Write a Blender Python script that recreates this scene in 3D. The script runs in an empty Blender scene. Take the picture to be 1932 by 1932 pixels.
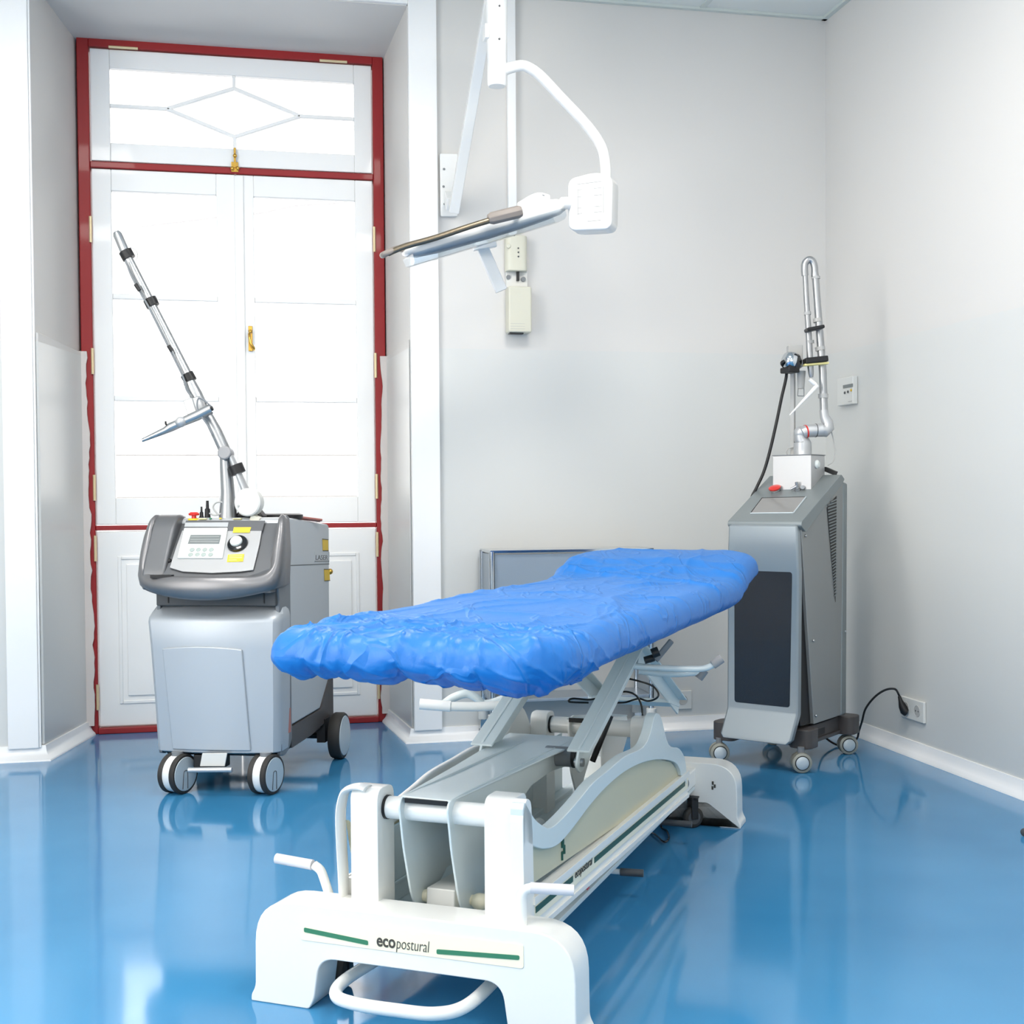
import bpy, bmesh, math, random
from mathutils import Vector, Matrix, noise
random.seed(4)
COL = bpy.context.scene.collection
PI = math.pi

# ------------------------------------------------------------------ helpers
def lin(c):
    c = c / 255.0
    return c / 12.92 if c <= 0.04045 else ((c + 0.055) / 1.055) ** 2.4

def rgb(*c):
    return (lin(c[0]), lin(c[1]), lin(c[2]), 1.0)

MATS = {}
def mat(name, col, rough=0.5, metal=0.0, coat=0.0, bump=0.0, bscale=60.0, ior=1.45, vary=0.0, sheen=0.0, coat_rough=0.05, brough=0.0):
    m = bpy.data.materials.new(name)
    m.use_nodes = True
    nt = m.node_tree
    b = nt.nodes['Principled BSDF']
    b.inputs['Base Color'].default_value = rgb(*col)
    b.inputs['Roughness'].default_value = rough
    b.inputs['Metallic'].default_value = metal
    b.inputs['Coat Weight'].default_value = coat
    b.inputs['Coat Roughness'].default_value = coat_rough
    b.inputs['IOR'].default_value = ior
    b.inputs['Sheen Weight'].default_value = sheen
    tc = nt.nodes.new('ShaderNodeTexCoord')
    nz = nt.nodes.new('ShaderNodeTexNoise')
    nz.inputs['Scale'].default_value = bscale
    nz.inputs['Detail'].default_value = 4
    nt.links.new(tc.outputs['Object'], nz.inputs['Vector'])
    if bump:
        bp = nt.nodes.new('ShaderNodeBump')
        bp.inputs['Strength'].default_value = bump
        bp.inputs['Distance'].default_value = 0.002
        nt.links.new(nz.outputs['Fac'], bp.inputs['Height'])
        nt.links.new(bp.outputs['Normal'], b.inputs['Normal'])
    if vary:
        mx = nt.nodes.new('ShaderNodeMix')
        mx.data_type = 'RGBA'
        c1 = rgb(*col)
        mx.inputs['A'].default_value = tuple(v * (1 - vary) for v in c1[:3]) + (1,)
        mx.inputs['B'].default_value = tuple(min(1, v * (1 + vary)) for v in c1[:3]) + (1,)
        n2 = nt.nodes.new('ShaderNodeTexNoise')
        n2.inputs['Scale'].default_value = 3.0
        nt.links.new(tc.outputs['Object'], n2.inputs['Vector'])
        nt.links.new(n2.outputs['Fac'], mx.inputs['Factor'])
        nt.links.new(mx.outputs['Result'], b.inputs['Base Color'])
    MATS[name] = m
    return m

def poly_round(pts, r, n=5, closed=True):
    """round the corners of a polygon; r a number or a list"""
    out = []
    L = len(pts)
    for i, p in enumerate(pts):
        rr = r[i] if isinstance(r, (list, tuple)) else r
        if rr <= 0 or (not closed and i in (0, L - 1)):
            out.append(tuple(p)); continue
        a, b, c = Vector(pts[i - 1]), Vector(p), Vector(pts[(i + 1) % L])
        d1, d2 = (a - b), (c - b)
        k = min(rr, d1.length * 0.49, d2.length * 0.49)
        s, e = b + d1.normalized() * k, b + d2.normalized() * k
        for j in range(n + 1):
            t = j / n
            out.append(tuple(s * (1 - t) ** 2 + b * 2 * t * (1 - t) + e * t * t))
    return out

def spline(pts, n=8, closed=False):
    P = [Vector(p) for p in pts]
    L = len(P)
    out = []
    for i in range(L if closed else L - 1):
        p0 = P[(i - 1) % L] if (closed or i > 0) else P[0] * 2 - P[1]
        p1, p2 = P[i], P[(i + 1) % L]
        p3 = P[(i + 2) % L] if (closed or i < L - 2) else P[-1] * 2 - P[-2]
        for j in range(n):
            t = j / n
            out.append(0.5 * ((2 * p1) + (p2 - p0) * t + (2 * p0 - 5 * p1 + 4 * p2 - p3) * t * t + (3 * p1 - p0 - 3 * p2 + p3) * t ** 3))
    if not closed:
        out.append(P[-1])
    return out

XF = {}
class G:
    def __init__(s):
        s.bm = bmesh.new()
    def face(s, vs):
        try:
            s.bm.faces.new(vs)
        except ValueError:
            pass
    def ring(s, pts):
        return [s.bm.verts.new(p) for p in pts]
    def bridge(s, a, b, closed=True):
        n = len(a)
        for i in range(n if closed else n - 1):
            s.face((a[i], a[(i + 1) % n], b[(i + 1) % n], b[i]))
    def box(s, c, d, rz=0.0, rx=0.0, ry=0.0):
        M = Matrix.Rotation(rz, 3, 'Z') @ Matrix.Rotation(ry, 3, 'Y') @ Matrix.Rotation(rx, 3, 'X')
        v = []
        for z in (-1, 1):
            for x, y in ((-1, -1), (1, -1), (1, 1), (-1, 1)):
                v.append(s.bm.verts.new(Vector(c) + M @ Vector((x * d[0] / 2, y * d[1] / 2, z * d[2] / 2))))
        s.face(v[0:4][::-1]); s.face(v[4:8]); s.bridge(v[0:4], v[4:8])
        return s
    def bb(s, x0, x1, y0, y1, z0, z1):
        return s.box(((x0 + x1) / 2, (y0 + y1) / 2, (z0 + z1) / 2), (abs(x1 - x0), abs(y1 - y0), abs(z1 - z0)))
    def prism(s, poly, axis, a0, a1):
        def P(p, a):
            return {'u': (a, p[0], p[1]), 'v': (p[0], a, p[1]), 'z': (p[0], p[1], a)}[axis]
        r0 = s.ring([P(p, a0) for p in poly]); r1 = s.ring([P(p, a1) for p in poly])
        s.face(r0); s.face(r1[::-1]); s.bridge(r0, r1)
        return s
    def slab(s, pts, off):
        """solid from a planar 3-D outline moved by OFF"""
        r0 = s.ring([Vector(p) for p in pts]); r1 = s.ring([Vector(p) + Vector(off) for p in pts])
        s.face(r0); s.face(r1[::-1]); s.bridge(r0, r1)
        return s
    def tube(s, pts, r, n=14, closed=False, cap=True, flat=1.0, up=None):
        P = [Vector(p) for p in pts]
        L = len(P)
        rings = []
        ref = None
        for i in range(L):
            a = P[i - 1] if (i > 0 or closed) else P[i]
            b = P[(i + 1) % L] if (i < L - 1 or closed) else P[i]
            t = (b - a)
            if t.length < 1e-9: t = Vector((0, 0, 1))
            t.normalize()
            if ref is None:
                ref = Vector(up) if up else (Vector((0, 0, 1)) if abs(t.z) < 0.9 else Vector((1, 0, 0)))
            x = ref - t * ref.dot(t)
            x.normalize(); ref = x
            y = t.cross(x)
            rr = r[i] if isinstance(r, (list, tuple)) else r
            rings.append(s.ring([P[i] + (x * math.cos(2 * PI * k / n) + y * flat * math.sin(2 * PI * k / n)) * rr for k in range(n)]))
        for i in range(L - 1):
            s.bridge(rings[i], rings[i + 1])
        if closed:
            s.bridge(rings[-1], rings[0])
        elif cap:
            s.face(rings[0][::-1]); s.face(rings[-1])
        return s
    def cyl(s, p0, p1, r0, r1=None, n=28):
        return s.tube([p0, p1], [r0, r0 if r1 is None else r1], n=n)
    def lathe(s, prof, p0, d, n=32):
        """prof [(radius, height)] round axis d from p0"""
        d = Vector(d).normalized()
        x = (Vector((0, 0, 1)) if abs(d.z) < 0.9 else Vector((1, 0, 0))).cross(d).normalized()
        y = d.cross(x)
        rings = []
        for r, h in prof:
            rings.append(s.ring([Vector(p0) + d * h + (x * math.cos(2 * PI * k / n) + y * math.sin(2 * PI * k / n)) * max(r, 1e-4) for k in range(n)]))
        for a, b in zip(rings, rings[1:]):
            s.bridge(a, b)
        s.face(rings[0][::-1]); s.face(rings[-1])
        return s
    def ball(s, c, r, sc=(1, 1, 1)):
        m = Matrix.Translation(Vector(c)) @ Matrix.Diagonal((r * sc[0], r * sc[1], r * sc[2], 1))
        bmesh.ops.create_uvsphere(s.bm, u_segments=24, v_segments=14, radius=1, matrix=m)
        return s
    def bar(s, p0, p1, w, h, up=(0, 0, 1)):
        """rectangular bar from p0 to p1"""
        p0, p1 = Vector(p0), Vector(p1)
        t = (p1 - p0).normalized()
        x = t.cross(Vector(up)).normalized(); y = x.cross(t)
        R = [[p + x * a * w / 2 + y * b * h / 2 for a, b in ((-1, -1), (1, -1), (1, 1), (-1, 1))] for p in (p0, p1)]
        a, b = s.ring(R[0]), s.ring(R[1])
        s.face(a[::-1]); s.face(b); s.bridge(a, b)
        return s
    def put(s, name, m, parent=None, bev=0.0, seg=3, ang=35, world=False, kind=None, sub=0):
        bm = s.bm
        bmesh.ops.recalc_face_normals(bm, faces=bm.faces)
        if world and parent is not None:
            bm.transform(XF[parent.name].inverted())
        origin = None
        if parent is None:
            xs = [v.co for v in bm.verts]
            lo = Vector((min(c.x for c in xs), min(c.y for c in xs), min(c.z for c in xs)))
            hi = Vector((max(c.x for c in xs), max(c.y for c in xs), max(c.z for c in xs)))
            origin = Vector(((lo.x + hi.x) / 2, (lo.y + hi.y) / 2, lo.z))
            bm.transform(Matrix.Translation(-origin))
        me = bpy.data.meshes.new(name)
        bm.to_mesh(me); bm.free()
        me.materials.append(MATS[m] if isinstance(m, str) else m)
        for p in me.polygons:
            p.use_smooth = True
        me.set_sharp_from_angle(angle=math.radians(ang))
        o = bpy.data.objects.new(name, me)
        COL.objects.link(o)
        if origin is not None:
            o.location = origin
        if parent is not None:
            o.parent = parent
            XF[o.name] = XF[parent.name]
        else:
            XF[o.name] = Matrix.Translation(origin)
        if sub:
            md = o.modifiers.new('sub', 'SUBSURF'); md.levels = sub; md.render_levels = sub
        if bev:
            md = o.modifiers.new('bevel', 'BEVEL')
            md.width = bev; md.segments = seg; md.limit_method = 'ANGLE'; md.angle_limit = math.radians(30)
            md.harden_normals = True
        if kind:
            o['kind'] = kind
        return o

def tag(o, label, cat, group=None):
    o['label'] = label; o['category'] = cat
    if group: o['group'] = group
    return o

def thing(name, label, cat, loc=(0, 0, 0), deg=0.0, group=None):
    o = bpy.data.objects.new(name, None); COL.objects.link(o)
    o.empty_display_size = 0.05
    o.location = loc; o.rotation_euler = (0, 0, math.radians(deg))
    XF[o.name] = Matrix.Translation(Vector(loc)) @ Matrix.Rotation(math.radians(deg), 4, 'Z')
    return tag(o, label, cat, group) if label else o

def text(name, body, size, M, m, parent, width=None, bold=0.0, ext=0.0004, shear=0.0):
    cu = bpy.data.curves.new(name, 'FONT')
    cu.body = body; cu.size = size; cu.extrude = ext; cu.offset = bold; cu.shear = shear
    cu.resolution_u = 4
    o = bpy.data.objects.new(name, cu); COL.objects.link(o)
    dg = bpy.context.evaluated_depsgraph_get(); dg.update()
    me = bpy.data.meshes.new_from_object(o.evaluated_get(dg))
    bpy.data.objects.remove(o)
    if width:
        w = max(v.co.x for v in me.vertices)
        me.transform(Matrix.Diagonal((width / w, 1, 1, 1)))
    me.transform(M)
    me.materials.clear(); me.materials.append(MATS[m])
    t = bpy.data.objects.new(name, me); COL.objects.link(t)
    t.parent = parent
    XF[t.name] = XF[parent.name]
    return t

def axes(o, x, y):
    x = Vector(x).normalized(); y = Vector(y); y = (y - x * y.dot(x)).normalized(); z = x.cross(y)
    M = Matrix.Identity(4)
    for i in range(3):
        M[i][0], M[i][1], M[i][2], M[i][3] = x[i], y[i], z[i], o[i]
    return M

# ------------------------------------------------------------------ materials
mat('white_trim', (240, 240, 240), 0.35, coat=0.2)
mat('leaf_white', (244, 244, 243), 0.4, coat=0.15, bump=0.05, bscale=30)
mat('red_paint', (150, 24, 28), 0.5, coat=0.08, bump=0.15, bscale=40, vary=0.12)
mat('plaster_edge', (214, 206, 202), 0.8, bump=0.4)
mat('brass', (215, 170, 80), 0.25, metal=0.9)
mat('pale_brass', (226, 205, 165), 0.35, metal=0.4)
mat('tile', (226, 230, 228), 0.7, bump=0.1, bscale=200)
mat('grid', (205, 212, 208), 0.5)
mat('bed_white', (229, 229, 225), 0.28, coat=0.4, bump=0.03, bscale=300)
mat('arm_grey', (206, 216, 217), 0.3, coat=0.3)
mat('cream', (240, 233, 208), 0.35, coat=0.3)
mat('beige', (192, 187, 160), 0.4, coat=0.15)
mat('green', (58, 122, 92), 0.4)
mat('dark_green', (30, 74, 60), 0.4)
mat('ink', (70, 68, 62), 0.5)
mat('black', (22, 22, 24), 0.45)
mat('rubber', (46, 44, 42), 0.6, bump=0.1)
mat('black_gloss', (14, 15, 17), 0.15, coat=0.5)
mat('dark_grey', (74, 76, 78), 0.45)
mat('mid_grey', (120, 124, 128), 0.4)
mat('grip_grey', (150, 150, 152), 0.5)
mat('pale_grip', (212, 210, 214), 0.45)
mat('silver_blue', (180, 186, 192), 0.42, metal=0.4, coat=0.1, coat_rough=0.3)
mat('silver_side', (186, 190, 193), 0.42, metal=0.25, coat=0.1)
mat('gunmetal', (122, 122, 124), 0.36, metal=0.6, coat=0.15, coat_rough=0.25)
mat('gunmetal_flat', (104, 106, 109), 0.4, metal=0.4)
mat('pillar_grey', (116, 120, 124), 0.4, metal=0.3)
mat('console_white', (184, 185, 186), 0.35, metal=0.3, coat=0.2)
mat('keypad_white', (220, 226, 224), 0.3)
mat('lcd', (122, 128, 128), 0.25)
mat('lcd_line', (160, 164, 164), 0.4)
mat('button_grey', (160, 172, 168), 0.4)
mat('yellow', (250, 216, 60), 0.5)
mat('amber', (214, 178, 60), 0.5)
mat('pale_yellow', (248, 234, 160), 0.5)
mat('red_plastic', (205, 40, 30), 0.3, coat=0.5)
mat('led_green', (40, 130, 90), 0.4)
mat('aluminium', (172, 174, 176), 0.30, metal=0.85)
mat('aluminium_soft', (186, 188, 190), 0.38, metal=0.5)
mat('pale_plastic', (212, 212, 208), 0.4)
mat('lamp_white', (232, 232, 230), 0.3, coat=0.4)
mat('ivory', (208, 206, 190), 0.4, coat=0.15)
mat('bronze', (128, 116, 98), 0.28, metal=0.8)
mat('taupe', (134, 126, 120), 0.5)
mat('chrome', (205, 210, 215), 0.1, metal=1.0)
mat('steel', (170, 174, 177), 0.34, metal=0.75, bump=0.02, bscale=200)
mat('steel_box', (198, 198, 198), 0.4, metal=0.45)
mat('steel_panel', (160, 172, 184), 0.3, metal=0.55)
mat('laser_grey', (128, 136, 138), 0.38, metal=0.35, coat=0.25, coat_rough=0.2)
mat('laser_side', (146, 148, 147), 0.42, metal=0.3)
mat('laser_front', (146, 155, 160), 0.33, metal=0.45, coat=0.3, coat_rough=0.15)
mat('dark_panel', (26, 30, 38), 0.2, coat=0.3)
mat('chassis', (72, 68, 67), 0.45)
mat('screen_grey', (132, 132, 131), 0.2, coat=0.3)
mat('wheel_disc', (188, 198, 203), 0.35, metal=0.2)
mat('wheel_rim', (150, 150, 140), 0.4, metal=0.3)
mat('socket_white', (216, 217, 214), 0.35, coat=0.2)
mat('slot_grey', (176, 176, 174), 0.5)
mat('lamp_blue', (176, 196, 222), 0.3, coat=0.3)
mat('outdoor_white', (150, 150, 150), 0.8)
mat('cable_pale', (168, 168, 170), 0.8)
mat('pink_sticker', (176, 110, 100), 0.5)

# blue resin floor
m = mat('floor_blue', (64, 140, 196), 0.09, coat=0.0, ior=1.5)
nt = m.node_tree; b = nt.nodes['Principled BSDF']
tc = nt.nodes.new('ShaderNodeTexCoord')
nz = nt.nodes.new('ShaderNodeTexNoise'); nz.inputs['Scale'].default_value = 1.4; nz.inputs['Detail'].default_value = 3
rp = nt.nodes.new('ShaderNodeValToRGB')
rp.color_ramp.elements[0].position = 0.3; rp.color_ramp.elements[0].color = rgb(52, 122, 168)
rp.color_ramp.elements[1].position = 0.75; rp.color_ramp.elements[1].color = rgb(66, 136, 182)
nt.links.new(tc.outputs['Object'], nz.inputs['Vector']); nt.links.new(nz.outputs['Fac'], rp.inputs['Fac'])
nt.links.new(rp.outputs['Color'], b.inputs['Base Color'])
n2 = nt.nodes.new('ShaderNodeTexNoise'); n2.inputs['Scale'].default_value = 2.2; n2.inputs['Detail'].default_value = 1
bp = nt.nodes.new('ShaderNodeBump'); bp.inputs['Strength'].default_value = 0.12; bp.inputs['Distance'].default_value = 0.01
nt.links.new(tc.outputs['Object'], n2.inputs['Vector']); nt.links.new(n2.outputs['Fac'], bp.inputs['Height']); nt.links.new(bp.outputs['Normal'], b.inputs['Normal'])

# painted wall: matt above, glossy washable paint below 1.62 m
def wall_mat(name, hi, lo, zc):
    m = mat(name, hi, 0.6)
    nt = m.node_tree; b = nt.nodes['Principled BSDF']
    ge = nt.nodes.new('ShaderNodeNewGeometry'); sp = nt.nodes.new('ShaderNodeSeparateXYZ')
    cm = nt.nodes.new('ShaderNodeMath'); cm.operation = 'GREATER_THAN'; cm.inputs[1].default_value = zc
    nt.links.new(ge.outputs['Position'], sp.inputs['Vector']); nt.links.new(sp.outputs['Z'], cm.inputs[0])
    mx = nt.nodes.new('ShaderNodeMix'); mx.data_type = 'RGBA'
    mx.inputs['A'].default_value = rgb(*lo); mx.inputs['B'].default_value = rgb(*hi)
    nt.links.new(cm.outputs[0], mx.inputs['Factor']); nt.links.new(mx.outputs['Result'], b.inputs['Base Color'])
    mr = nt.nodes.new('ShaderNodeMapRange')
    mr.inputs['To Min'].default_value = 0.32; mr.inputs['To Max'].default_value = 0.65
    nt.links.new(cm.outputs[0], mr.inputs['Value']); nt.links.new(mr.outputs['Result'], b.inputs['Roughness'])
    nz = nt.nodes.new('ShaderNodeTexNoise'); nz.inputs['Scale'].default_value = 1.7
    bp = nt.nodes.new('ShaderNodeBump'); bp.inputs['Strength'].default_value = 0.15; bp.inputs['Distance'].default_value = 0.01
    tc = nt.nodes.new('ShaderNodeTexCoord')
    nt.links.new(tc.outputs['Object'], nz.inputs['Vector']); nt.links.new(nz.outputs['Fac'], bp.inputs['Height']); nt.links.new(bp.outputs['Normal'], b.inputs['Normal'])
wall_mat('wall_paint', (213, 211, 208), (209, 210, 208), 1.62)
mat('wall_plain', (222, 220, 216), 0.6)

# clear glass: transparent with a real surface reflection
def glass(name, tint=(255, 255, 255), f=0.06):
    m = bpy.data.materials.new(name); m.use_nodes = True; nt = m.node_tree; nt.nodes.clear()
    o = nt.nodes.new('ShaderNodeOutputMaterial'); t = nt.nodes.new('ShaderNodeBsdfTransparent'); g = nt.nodes.new('ShaderNodeBsdfGlossy')
    g.inputs['Roughness'].default_value = 0.02; t.inputs['Color'].default_value = rgb(*tint)
    lw = nt.nodes.new('ShaderNodeFresnel'); lw.inputs['IOR'].default_value = 1.45
    mx = nt.nodes.new('ShaderNodeMixShader')
    nt.links.new(lw.outputs[0], mx.inputs[0]); nt.links.new(t.outputs[0], mx.inputs[1]); nt.links.new(g.outputs[0], mx.inputs[2]); nt.links.new(mx.outputs[0], o.inputs[0])
    MATS[name] = m
glass('glass')
glass('clear_plastic', (226, 234, 240))

# creased blue non-woven sheet
m = mat('blue_sheet', (18, 106, 184), 0.42, sheen=0.0)
nt = m.node_tree; b = nt.nodes['Principled BSDF']
tc = nt.nodes.new('ShaderNodeTexCoord'); mp = nt.nodes.new('ShaderNodeMapping'); mp.inputs['Scale'].default_value = (1.6, 0.6, 1)
nt.links.new(tc.outputs['Object'], mp.inputs['Vector'])
n1 = nt.nodes.new('ShaderNodeTexNoise'); n1.inputs['Scale'].default_value = 16; n1.inputs['Detail'].default_value = 5; n1.inputs['Distortion'].default_value = 0.8
nt.links.new(mp.outputs['Vector'], n1.inputs['Vector'])
n2 = nt.nodes.new('ShaderNodeTexNoise'); n2.inputs['Scale'].default_value = 420
nt.links.new(tc.outputs['Object'], n2.inputs['Vector'])
b1 = nt.nodes.new('ShaderNodeBump'); b1.inputs['Strength'].default_value = 0.5; b1.inputs['Distance'].default_value = 0.006
b2 = nt.nodes.new('ShaderNodeBump'); b2.inputs['Strength'].default_value = 0.12; b2.inputs['Distance'].default_value = 0.001
b1.inputs['Strength'].default_value = 0.35
nt.links.new(n1.outputs['Fac'], b1.inputs['Height']); nt.links.new(n2.outputs['Fac'], b2.inputs['Height'])
n3 = nt.nodes.new('ShaderNodeTexNoise'); n3.inputs['Scale'].default_value = 3.6; n3.inputs['Detail'].default_value = 2; n3.inputs['Distortion'].default_value = 1.4
nt.links.new(mp.outputs['Vector'], n3.inputs['Vector'])
s3 = nt.nodes.new('ShaderNodeMath'); s3.operation = 'SUBTRACT'; s3.inputs[1].default_value = 0.5
a3 = nt.nodes.new('ShaderNodeMath'); a3.operation = 'ABSOLUTE'
m3 = nt.nodes.new('ShaderNodeMapRange'); m3.inputs['From Max'].default_value = 0.035; m3.inputs['To Min'].default_value = 1.0; m3.inputs['To Max'].default_value = 0.0
nt.links.new(n3.outputs['Fac'], s3.inputs[0]); nt.links.new(s3.outputs[0], a3.inputs[0]); nt.links.new(a3.outputs[0], m3.inputs['Value'])
b3 = nt.nodes.new('ShaderNodeBump'); b3.inputs['Strength'].default_value = 0.45; b3.inputs['Distance'].default_value = 0.006
nt.links.new(m3.outputs['Result'], b3.inputs['Height']); nt.links.new(b1.outputs['Normal'], b3.inputs['Normal'])
nt.links.new(b3.outputs['Normal'], b2.inputs['Normal']); nt.links.new(b2.outputs['Normal'], b.inputs['Normal'])

# ------------------------------------------------------------------ camera
cd = bpy.data.cameras.new('camera'); cam = bpy.data.objects.new('camera', cd); COL.objects.link(cam)
cd.sensor_fit = 'HORIZONTAL'; cd.sensor_width = 36.0; cd.lens = 44.7205
cd.shift_x = 0.0; cd.shift_y = 0.0176
cd.clip_start = 0.05
R_, U_, F_ = Vector((0.9778,-0.2096,-0.0073)), Vector((0.0123,0.0225,0.9997)), Vector((0.2094,0.9775,-0.0246))
M = Matrix.Identity(4)
for i in range(3):
    M[i][0], M[i][1], M[i][2] = R_[i], U_[i], -F_[i]
M[2][3] = 1.0
cam.matrix_world = M
bpy.context.scene.camera = cam

# ------------------------------------------------------------------ room shell
XL, XR, YB, YF, ZC = -2.3, 2.527, 5.188, -1.6, 3.085
G().bb(XL, XR, YF, 5.9, -0.05, 0).put('floor', 'floor_blue', kind='structure')
G().bb(XL, XR + 0.15, YF, YB + 0.02, ZC, ZC + 0.05).put('ceiling', 'tile', kind='structure')
g = G()
g.prism([(XL - 0.1, YB), (-0.762, YB), (-0.655, 5.74), (-0.655, 5.8), (XL - 0.1, 5.8)], 'z', -0.02, ZC + 0.05)
g.prism([(0.690, YB), (XR + 0.15, YB), (XR + 0.15, 5.8), (0.651, 5.8), (0.651, 5.74)], 'z', -0.02, ZC + 0.05)
g.prism([(YB, 3.003), (5.74, 2.965), (5.8, 2.965), (5.8, ZC + 0.05), (YB, ZC + 0.05)], 'u', -0.775, 0.70)
g.put('wall_back', 'wall_paint', kind='structure', ang=20)
G().bb(XR, XR + 0.15, YF, YB, -0.02, ZC + 0.05).put('wall_right', 'wall_paint', kind='structure')
G().bb(XL - 0.1, XL, YF, YB, -0.02, ZC + 0.05).put('wall_left', 'wall_plain', kind='structure')
G().bb(XL - 0.1, XR + 0.15, YF - 0.1, YF, -0.02, ZC + 0.05).put('wall_front', 'wall_plain', kind='structure')

# flat plaster strips round the window recess
g = G().bb(-0.881, -0.768, YB - 0.022, YB, 0.05, ZC); g.bb(-0.7685, -0.760, YB - 0.014, YB, 0.05, ZC)
g.put('trim_1', 'white_trim', kind='structure', bev=0.003)
G().bb(0.692, 0.808, YB - 0.022, YB, 0.05, ZC).put('trim_2', 'white_trim', kind='structure', bev=0.003)
G().bb(-0.765, 0.692, YB - 0.02, YB, 3.006, ZC).put('trim_3', 'white_trim', kind='structure', bev=0.003)
# washable panels lining the lower part of the recess
g = G().slab([(-0.7605, YB + 0.004, 0.06), (-0.7605, YB + 0.004, 1.655), (-0.658, 5.69, 1.635), (-0.658, 5.69, 0.05)], (0.010, 0.002, 0))
g.put('trim_4', 'wall_paint', kind='structure', bev=0.002)
g = G().slab([(0.6885, YB + 0.004, 0.06), (0.6885, YB + 0.004, 1.655), (0.6535, 5.69, 1.635), (0.6535, 5.69, 0.05)], (-0.004, -0.001, 0))
g.put('trim_5', 'wall_paint', kind='structure', bev=0.002)
# ragged plaster edges against the red frame
for nm, x, sg in (('trim_6', -0.640, 1), ('trim_7', 0.640, -1)):
    pts = []
    N = 60
    for i in range(N + 1):
        z = 0.04 + 1.60 * i / N
        pts.append((x + sg * (0.012 + 0.012 * (1 - i / N) + 0.010 * noise.noise(Vector((x * 9, 0, z * 9))) + 0.005 * noise.noise(Vector((x, 3, z * 40)))), z))
    pts += [(x - sg * 0.02, 1.64), (x - sg * 0.02, 0.04)]
    G().prism(pts, 'v', 5.683, 5.70).put(nm, 'plaster_edge', kind='structure')

# coved baseboards
def coved(name, path, h=0.058, t=0.032):
    """path: floor line; wall lies to the left of travel"""
    g = G(); rings = []
    P = [Vector((p[0], p[1])) for p in path]
    for i, p in enumerate(P):
        a = (P[i] - P[i - 1]).normalized() if i > 0 else (P[1] - P[0]).normalized()
        b = (P[i + 1] - P[i]).normalized() if i < len(P) - 1 else a
        na, nb = Vector((a.y, -a.x)), Vector((b.y, -b.x))
        nn = (na + nb).normalized(); k = 1 / max(0.35, nn.dot(na))
        prof = [(-0.02, 0.0), (0.0 + t, 0.0), (t * 0.92, 0.008), (t * 0.55, 0.02), (t * 0.3, 0.038), (t * 0.2, h), (-0.02, h)]
        rings.append(g.ring([(p.x + nn.x * k * d, p.y + nn.y * k * d, z) for d, z in prof]))
    for a, b in zip(rings, rings[1:]):
        g.bridge(a, b)
    g.face(rings[0]); g.face(rings[-1])
    g.put(name, 'white_trim', kind='structure', ang=60)
coved('baseboard_left', [(-0.645, 5.70), (-0.750, YB), (XL, YB)][::-1])
coved('baseboard_back', [(0.648, 5.70), (0.684, YB), (XR, YB)])
coved('baseboard_right', [(XR, YB), (XR, YF)])

# ceiling grid bars and perimeter angle
xg = 1.952
g = G()
g.bb(XL, XR, YB - 0.022, YB, ZC - 0.012, ZC); g.bb(XR - 0.022, XR, YF, YB, ZC - 0.012, ZC)
g.put('trim_8', 'grid', kind='structure', bev=0.001)
g = G()
for k in range(-6, 3):
    if XL < xg + 0.6 * k < XR: g.bb(xg + 0.6 * k - 0.012, xg + 0.6 * k + 0.012, YF, YB - 0.02, ZC - 0.006, ZC)
for k in range(0, 11):
    g.bb(XL, XR - 0.02, 4.87 - 0.6 * k - 0.012, 4.87 - 0.6 * k + 0.012, ZC - 0.006, ZC)
g.put('trim_9', 'grid', kind='structure')

# ------------------------------------------------------------------ window
W = bpy.data.objects.new('window_1', None); COL.objects.link(W); W['kind'] = 'structure'
W.location = (0, 5.714, 0); XF[W.name] = Matrix.Translation((0, 5.714, 0))
def wpart(g, name, m, bev=0.002, parent=W): return g.put(name, m, parent, bev=bev, world=True)
def wp(x, y): return None
yw = 5.714
x0, x1 = -0.652, 0.648
xi0, xi1 = -0.604, 0.602
g = G()
g.bb(x0, xi0, yw - 0.012, yw + 0.07, 0, 2.98); g.bb(xi1, x1, yw - 0.012, yw + 0.07, 0, 2.975)
g.bb(xi0, xi1, yw - 0.012, yw + 0.07, 2.935, 2.978)
g.bb(xi0, xi1, yw - 0.006, yw + 0.07, 2.425, 2.452)
g.bb(xi0, xi1, yw - 0.006, yw + 0.07, 0.876, 0.897)
g.bb(xi0, xi1, yw - 0.02, yw + 0.07, 0.0, 0.026)
wpart(g, 'window_frame', 'red_paint', 0.004)
def ringbox(g, a0, a1, b0, b1, c0, c1, d0, d1, y0, y1):
    """rectangular frame, outer a0..a1 x c0..c1, opening b0..b1 x d0..d1"""
    g.bb(a0, b0, y0, y1, c0, c1); g.bb(b1, a1, y0, y1, c0, c1)
    g.bb(b0, b1, y0, y1, c0, d0); g.bb(b0, b1, y0, y1, d1, c1)
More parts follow.
